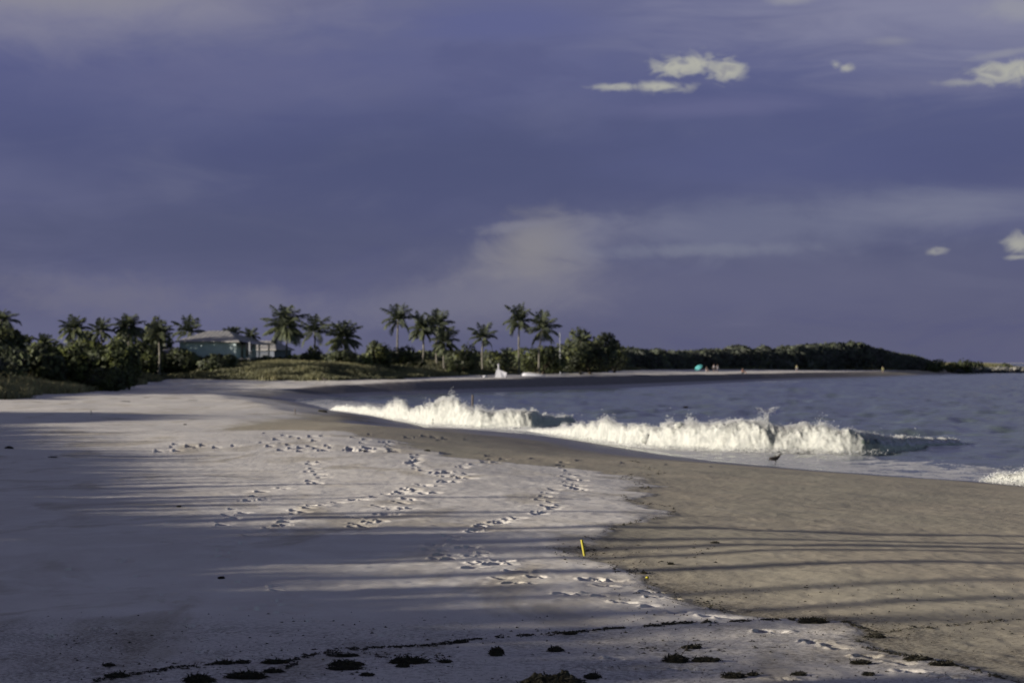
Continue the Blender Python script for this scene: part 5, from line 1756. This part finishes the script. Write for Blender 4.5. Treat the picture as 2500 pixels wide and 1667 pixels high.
# ------------------------------------------------------------------ seaweed
WEED = leaf_mat("seaweed", (0.010, 0.010, 0.007), (0.026, 0.022, 0.012), (0.075, 0.058, 0.028), rough=0.7, transl=0.05)


def weed_clump(label, px, py, wpx, hpx, seed, group="seaweed clumps on the near sand"):
    """py is the row of the clump's foot"""
    r = np.random.default_rng(seed)
    x, y, z = hit(px, py)
    z = float(surf(x, y))
    s = F / y
    hw = 0.9 * wpx / s / 2
    hh = max(0.8 * (hpx - 3) / s, 0.012)
    hd = max(0.35 * hw, 0.06)
    # lumpy mound
    n, m = 44, 20
    V, Q, tn = [], [], []
    gx = np.linspace(-1, 1, n); gy = np.linspace(-1, 1, m)
    GX, GY = np.meshgrid(gx, gy)
    rr = np.sqrt(GX ** 2 + GY ** 2)
    nz = fbm(GX * 3.1 + seed, GY * 2.2, oct=4, seed=seed % 91, gain=0.6)
    H = hh * np.clip(1 - rr ** 2, 0, 1) ** 0.38 * (0.98 + 0.34 * nz + 0.16 * vnoise(GX * 14, GY * 9, seed=seed % 77)) - 0.012
    H = np.where(rr >= 1, -0.02, H)
    Vm = np.stack([GX * hw, GY * hd, H], -1).reshape(-1, 3)
    idx = np.arange(n * m).reshape(m, n)
    Qm = np.stack([idx[:-1, :-1], idx[:-1, 1:], idx[1:, 1:], idx[1:, :-1]], -1).reshape(-1, 4)
    # strands
    k = int(np.clip(120 + wpx * 5, 120, 1100))
    a = r.uniform(0, 2 * math.pi, k); q = np.sqrt(r.uniform(0, 1, k)) * 0.98
    sxv = np.cos(a) * q * hw; syv = np.sin(a) * q * hd
    sz = hh * np.clip(1 - q ** 2, 0, 1) ** 0.5 * (0.55 + 0.4 * r.uniform(0, 1, k))
    d = r.normal(size=(k, 3)) * np.array([1, 0.6, 0.22]); d /= np.linalg.norm(d, axis=1)[:, None]
    L = r.uniform(0.02, 0.065, k) * np.clip(wpx / 60, 0.6, 1.3)
    P0 = np.stack([sxv, syv, sz], -1)
    P1 = P0 + d * L[:, None] * 0.5 + np.array([0, 0, 1]) * (0.012 * r.uniform(0, 1, k))[:, None]
    P2 = P1 + d * L[:, None] * 0.4 - np.array([0, 0, 1]) * (0.02 * r.uniform(0, 1, k))[:, None]
    P1[:, 2] = np.maximum(P1[:, 2], 0.004); P2[:, 2] = np.maximum(P2[:, 2], 0.002)
    wv = np.cross(d, np.array([0.2, -1.0, 0.4])); wv /= np.linalg.norm(wv, axis=1)[:, None] + 1e-9
    wv *= (r.uniform(0.0015, 0.005, k))[:, None]
    Vs = np.stack([P0 - wv, P0 + wv, P1 + wv, P1 - wv, P2], 1).reshape(-1, 3)
    b = len(Vm) + np.arange(k) * 5
    Qs = np.stack([b, b + 1, b + 2, b + 3], -1); Ts = np.stack([b + 3, b + 2, b + 4], -1)
    tm = np.clip(0.25 + 0.3 * r.normal(size=len(Qm)), 0, 0.8); t2 = np.clip(r.beta(1.5, 2.5, k), 0, 1)
    o = mesh_obj("seaweed_clump", np.vstack([Vm, Vs]), [np.vstack([Qm, Qs]), Ts], WEED, face_attrs=dict(tint=np.concatenate([tm, t2, t2])), loc=(x, y, z), smooth_=False)
    tag(o, label, "seaweed", group)
    return o


WEEDS = [
    ("rounded dome of dark seaweed standing alone below the wrack line", 1212, 1606, 36, 30),
    ("small peaked seaweed heap right of the rounded dome", 1356, 1597, 38, 15),
    ("shaggy seaweed mound with a twig poking up, left of its flat twin", 1650, 1622, 60, 24),
    ("flat-topped seaweed mound right of the one with a twig", 1723, 1621, 66, 14),
    ("largest tangled seaweed heap, cut by the bottom edge of the picture", 1352, 1694, 196, 58),
    ("low seaweed pile touching the right end of the largest heap", 1447, 1661, 40, 15),
    ("long two-humped seaweed bank left of the rounded dome", 1000, 1624, 98, 18),
    ("tiny seaweed tuft at the right end of the two-humped bank", 1087, 1623, 30, 9),
    ("long flat seaweed mat, upper of two lying one above the other", 845, 1629, 76, 11),
    ("long flat seaweed mat, lower of two lying one above the other", 842, 1638, 82, 9),
    ("dark seaweed mound at the bottom edge, nearest the lower left corner", 486, 1672, 74, 24),
    ("wide seaweed mound by the bottom edge right of the corner mound", 600, 1661, 106, 21),
    ("thin seaweed strip linking the wide mound to the flat mats", 668, 1646, 46, 10),
    ("flat seaweed patch on the wrack line above the wide mound", 672, 1624, 60, 10),
    ("small seaweed knot on the wrack line left of the flat patch", 592, 1624, 30, 9),
    ("low seaweed patch on the wrack line above the corner mound", 545, 1627, 50, 8),
    ("small seaweed hump on the wrack line above the two-humped bank", 1126, 1575, 34, 9),
    ("seaweed knot on the wrack line above the peaked heap", 1392, 1554, 34, 9),
    ("thin seaweed strip right of the peaked heap, pointed at one end", 1690, 1586, 46, 10),
    ("seaweed pile at the right end of the wrack line on tan sand", 1985, 1525, 74, 16),
    ("seaweed tuft at the bottom edge below the shaggy mound", 1792, 1659, 54, 17),
    ("small seaweed tuft touching the right of the bottom edge tuft", 1838, 1653, 24, 9),
    ("flat seaweed scrap right of the two bottom edge tufts", 1950, 1653, 34, 6),
    ("brown seaweed patch beside the footprints near the lower right", 2101, 1625, 50, 12),
    ("brown seaweed mat on the right, upper of a pair", 2238, 1616, 60, 13),
    ("brown seaweed mat on the right, lower of a pair", 2300, 1629, 60, 12),
    ("small seaweed speck below the brown patch at lower right", 2120, 1653, 24, 9),
    ("thin seaweed wisp where the wrack line turns down at right", 2142, 1556, 42, 6),
    ("dark seaweed lump in the shade left of the footprint trail", 540, 1417, 12, 5),
    ("wispy seaweed tuft alone in the lower left shade", 266, 1632, 24, 8),
    ("small seaweed line at the bottom left start of the wrack line", 285, 1659, 54, 9),
    ("thin seaweed scrap below the two-humped bank", 984, 1632, 32, 6),
    ("seaweed scrap left of the largest heap by the bottom edge", 896, 1654, 34, 7),
    ("flat seaweed scrap at the left end of the wrack bend", 848, 1608, 50, 7),
]
for i, (lb, px, py, w, h) in enumerate(WEEDS):
    weed_clump(lb, px, py, w, h, 900 + i * 13)
# the twig in the shaggy mound
x, y, z = hit(1650, 1622)
s_ = F / y
tw = MB(); tw.tube([(0, 0, 0), (0.05, 0, 0.07), (0.075, 0, 0.13)], [0.004, 0.003, 0.002], 6)
tag(tw.build("twig", WOODM, None, True, loc=(x + 8 / s_, y, float(surf(x, y)) + 0.03)), "thin dark twig sticking out of the shaggy seaweed mound", "twig")

# dark litter on the middle beach
for i, (lb, px, py, w, h) in enumerate([
    ("dark clump of weed at the left edge in the shade", 22, 1096, 26, 10), ("tiny dark lump on tan sand beyond the crest, left", 452, 1037, 9, 6),
    ("small flat dark scrap in the left shade", 128, 1118, 28, 5), ("dark flat driftwood scrap on the white sand by the left dune", 470, 977, 30, 4),
    ("dark weed scrap on the white sand below the left dune", 306, 980, 30, 5), ("small dark weed scrap highest on the white sand by the left dune", 358, 970, 20, 4),
    ("tiny dark lump in the left shade streaks", 437, 1240, 8, 5), ("dark weed on the tan sand by the tip of the far wave", 787, 1006, 28, 10),
    ("small dark weed lump on the crest right of the white hump", 886, 1101, 22, 9), ("small dark weed lump on the crest by the far footprints", 1043, 1102, 18, 8),
    ("small dark weed bit on the ragged sand edge right of the footprints", 1566, 1191, 10, 4), ("small dark weed bit alone on the tan sand right of the stake", 1746, 1325, 18, 5),
    ("small weed bit on the ragged edge above the yellow fruit", 1572, 1402, 12, 5), ("small weed bit on tan sand right of the yellow stake", 1638, 1378, 12, 6),
]):
    weed_clump(lb, px, py, w, h, 1500 + i * 11, "dark scraps on the middle beach")


def litter():
    """countless crumbs of weed and shell along the wrack line and the ragged edge"""
    r = np.random.default_rng(71)
    lines = [([(230, 1668), (285, 1657), (350, 1650), (430, 1636), (520, 1627), (600, 1622), (700, 1618), (830, 1592), (960, 1586), (1060, 1582), (1130, 1572), (1250, 1558), (1400, 1550), (1550, 1534), (1700, 1523), (1800, 1520), (1990, 1518), (2075, 1524), (2130, 1541), (2135, 1553), (2095, 1568), (2110, 1586), (2200, 1602), (2300, 1622), (2420, 1652), (2500, 1675)], 2800, 1.4, 6.0),
             ([(2130, 1548), (2200, 1538), (2300, 1530), (2400, 1518), (2500, 1508)], 180, 1.2, 5),
             ([(1420, 1331), (1500, 1388), (1548, 1403), (1580, 1420), (1600, 1440), (1640, 1456), (1720, 1480), (1800, 1500)], 520, 7, 3.5),
             ([(1436, 1315), (1520, 1283), (1612, 1264), (1646, 1249), (1638, 1237), (1548, 1225), (1515, 1215), (1540, 1204), (1588, 1190), (1515, 1168), (1618, 1153), (1534, 1121)], 420, 1.3, 3),
             ([(830, 1600), (780, 1608), (740, 1622), (700, 1636)], 200, 3, 7), ([(1350, 1341), (1600, 1360), (1750, 1335)], 130, 14, 4),
             ([(880, 1600), (960, 1612), (1100, 1612)], 120, 5, 6), ([(1550, 1588), (1700, 1585), (1900, 1580)], 90, 6, 6)]
    pts = []
    for ln, n, sg, sz in lines:
        ln = np.array(ln, float)
        seg = np.hypot(*np.diff(ln, axis=0).T); cs = np.concatenate([[0], np.cumsum(seg)])
        t = r.uniform(0, cs[-1], n)
        px = np.interp(t, cs, ln[:, 0]) + r.normal(0, 4, n); py = np.interp(t, cs, ln[:, 1]) + r.normal(0, sg, n)
        py += 2.2 * sg * np.clip(vnoise(t / 45, t * 0 + 5, seed=int(n) + 1), 0, 1) * r.normal(0, 1, n)
        keep = vnoise(t / 16, t * 0, seed=int(n)) > -0.25
        pts += [(a, b, sz) for a, b in zip(px[keep], py[keep])]
    for _ in range(1300):
        a, b = r.uniform(100, 2500), 1500 + 170 * r.uniform(0, 1) ** 0.8
        if vnoise(np.array([a / 130]), np.array([b / 22]), seed=8)[0] > r.uniform(-0.7, 0.5): pts.append((a, b, 3.4))
    for _ in range(500):
        pts.append((r.uniform(1500, 2500), r.uniform(1420, 1560), 2.6))
    P = np.array(pts)
    z = np.full(len(P), 1.25)
    for _ in range(8):
        Y = F * (HC - z) / (P[:, 1] - HY); X = (P[:, 0] - CX) * Y / F
        z = 0.5 * z + 0.5 * base_ground(X, Y)[0]
    z = surf(X, Y)
    s = F / Y
    n = len(P)
    L = P[:, 2] / s * (0.25 + 1.9 * r.uniform(0, 1, n) ** 3)
    a = r.normal(0, 0.6, n)
    hz = r.uniform(0.001, 0.009, n) * np.clip(Y / 26, 0.8, 3)
    dx = np.stack([np.cos(a), np.sin(a), 0 * a], -1) * L[:, None]; dy = np.stack([-np.sin(a), np.cos(a), 0 * a], -1) * (L * 0.4)[:, None]
    C = np.stack([X, Y, z + 0.004], -1); up = np.stack([0 * a, 0 * a, hz + 0.004], -1)
    V = np.stack([C - dx, C + dx, C - dy, C + dy, C + up + dx * r.uniform(-0.4, 0.4, (n, 1))], 1).reshape(-1, 3)
    b = np.arange(n) * 5
    T3 = np.concatenate([np.stack([b, b + 2, b + 4], -1), np.stack([b + 2, b + 1, b + 4], -1), np.stack([b + 1, b + 3, b + 4], -1), np.stack([b + 3, b, b + 4], -1)])
    t = np.clip(r.beta(1.3, 3, n), 0, 1)
    o = mesh_obj("seaweed_litter", V, T3, WEED, face_attrs=dict(tint=np.tile(t, 4)), smooth_=False)
    tag(o, "crumbs of dark seaweed along the wrack line and ragged sand edge", "seaweed litter", kind='stuff')


litter()
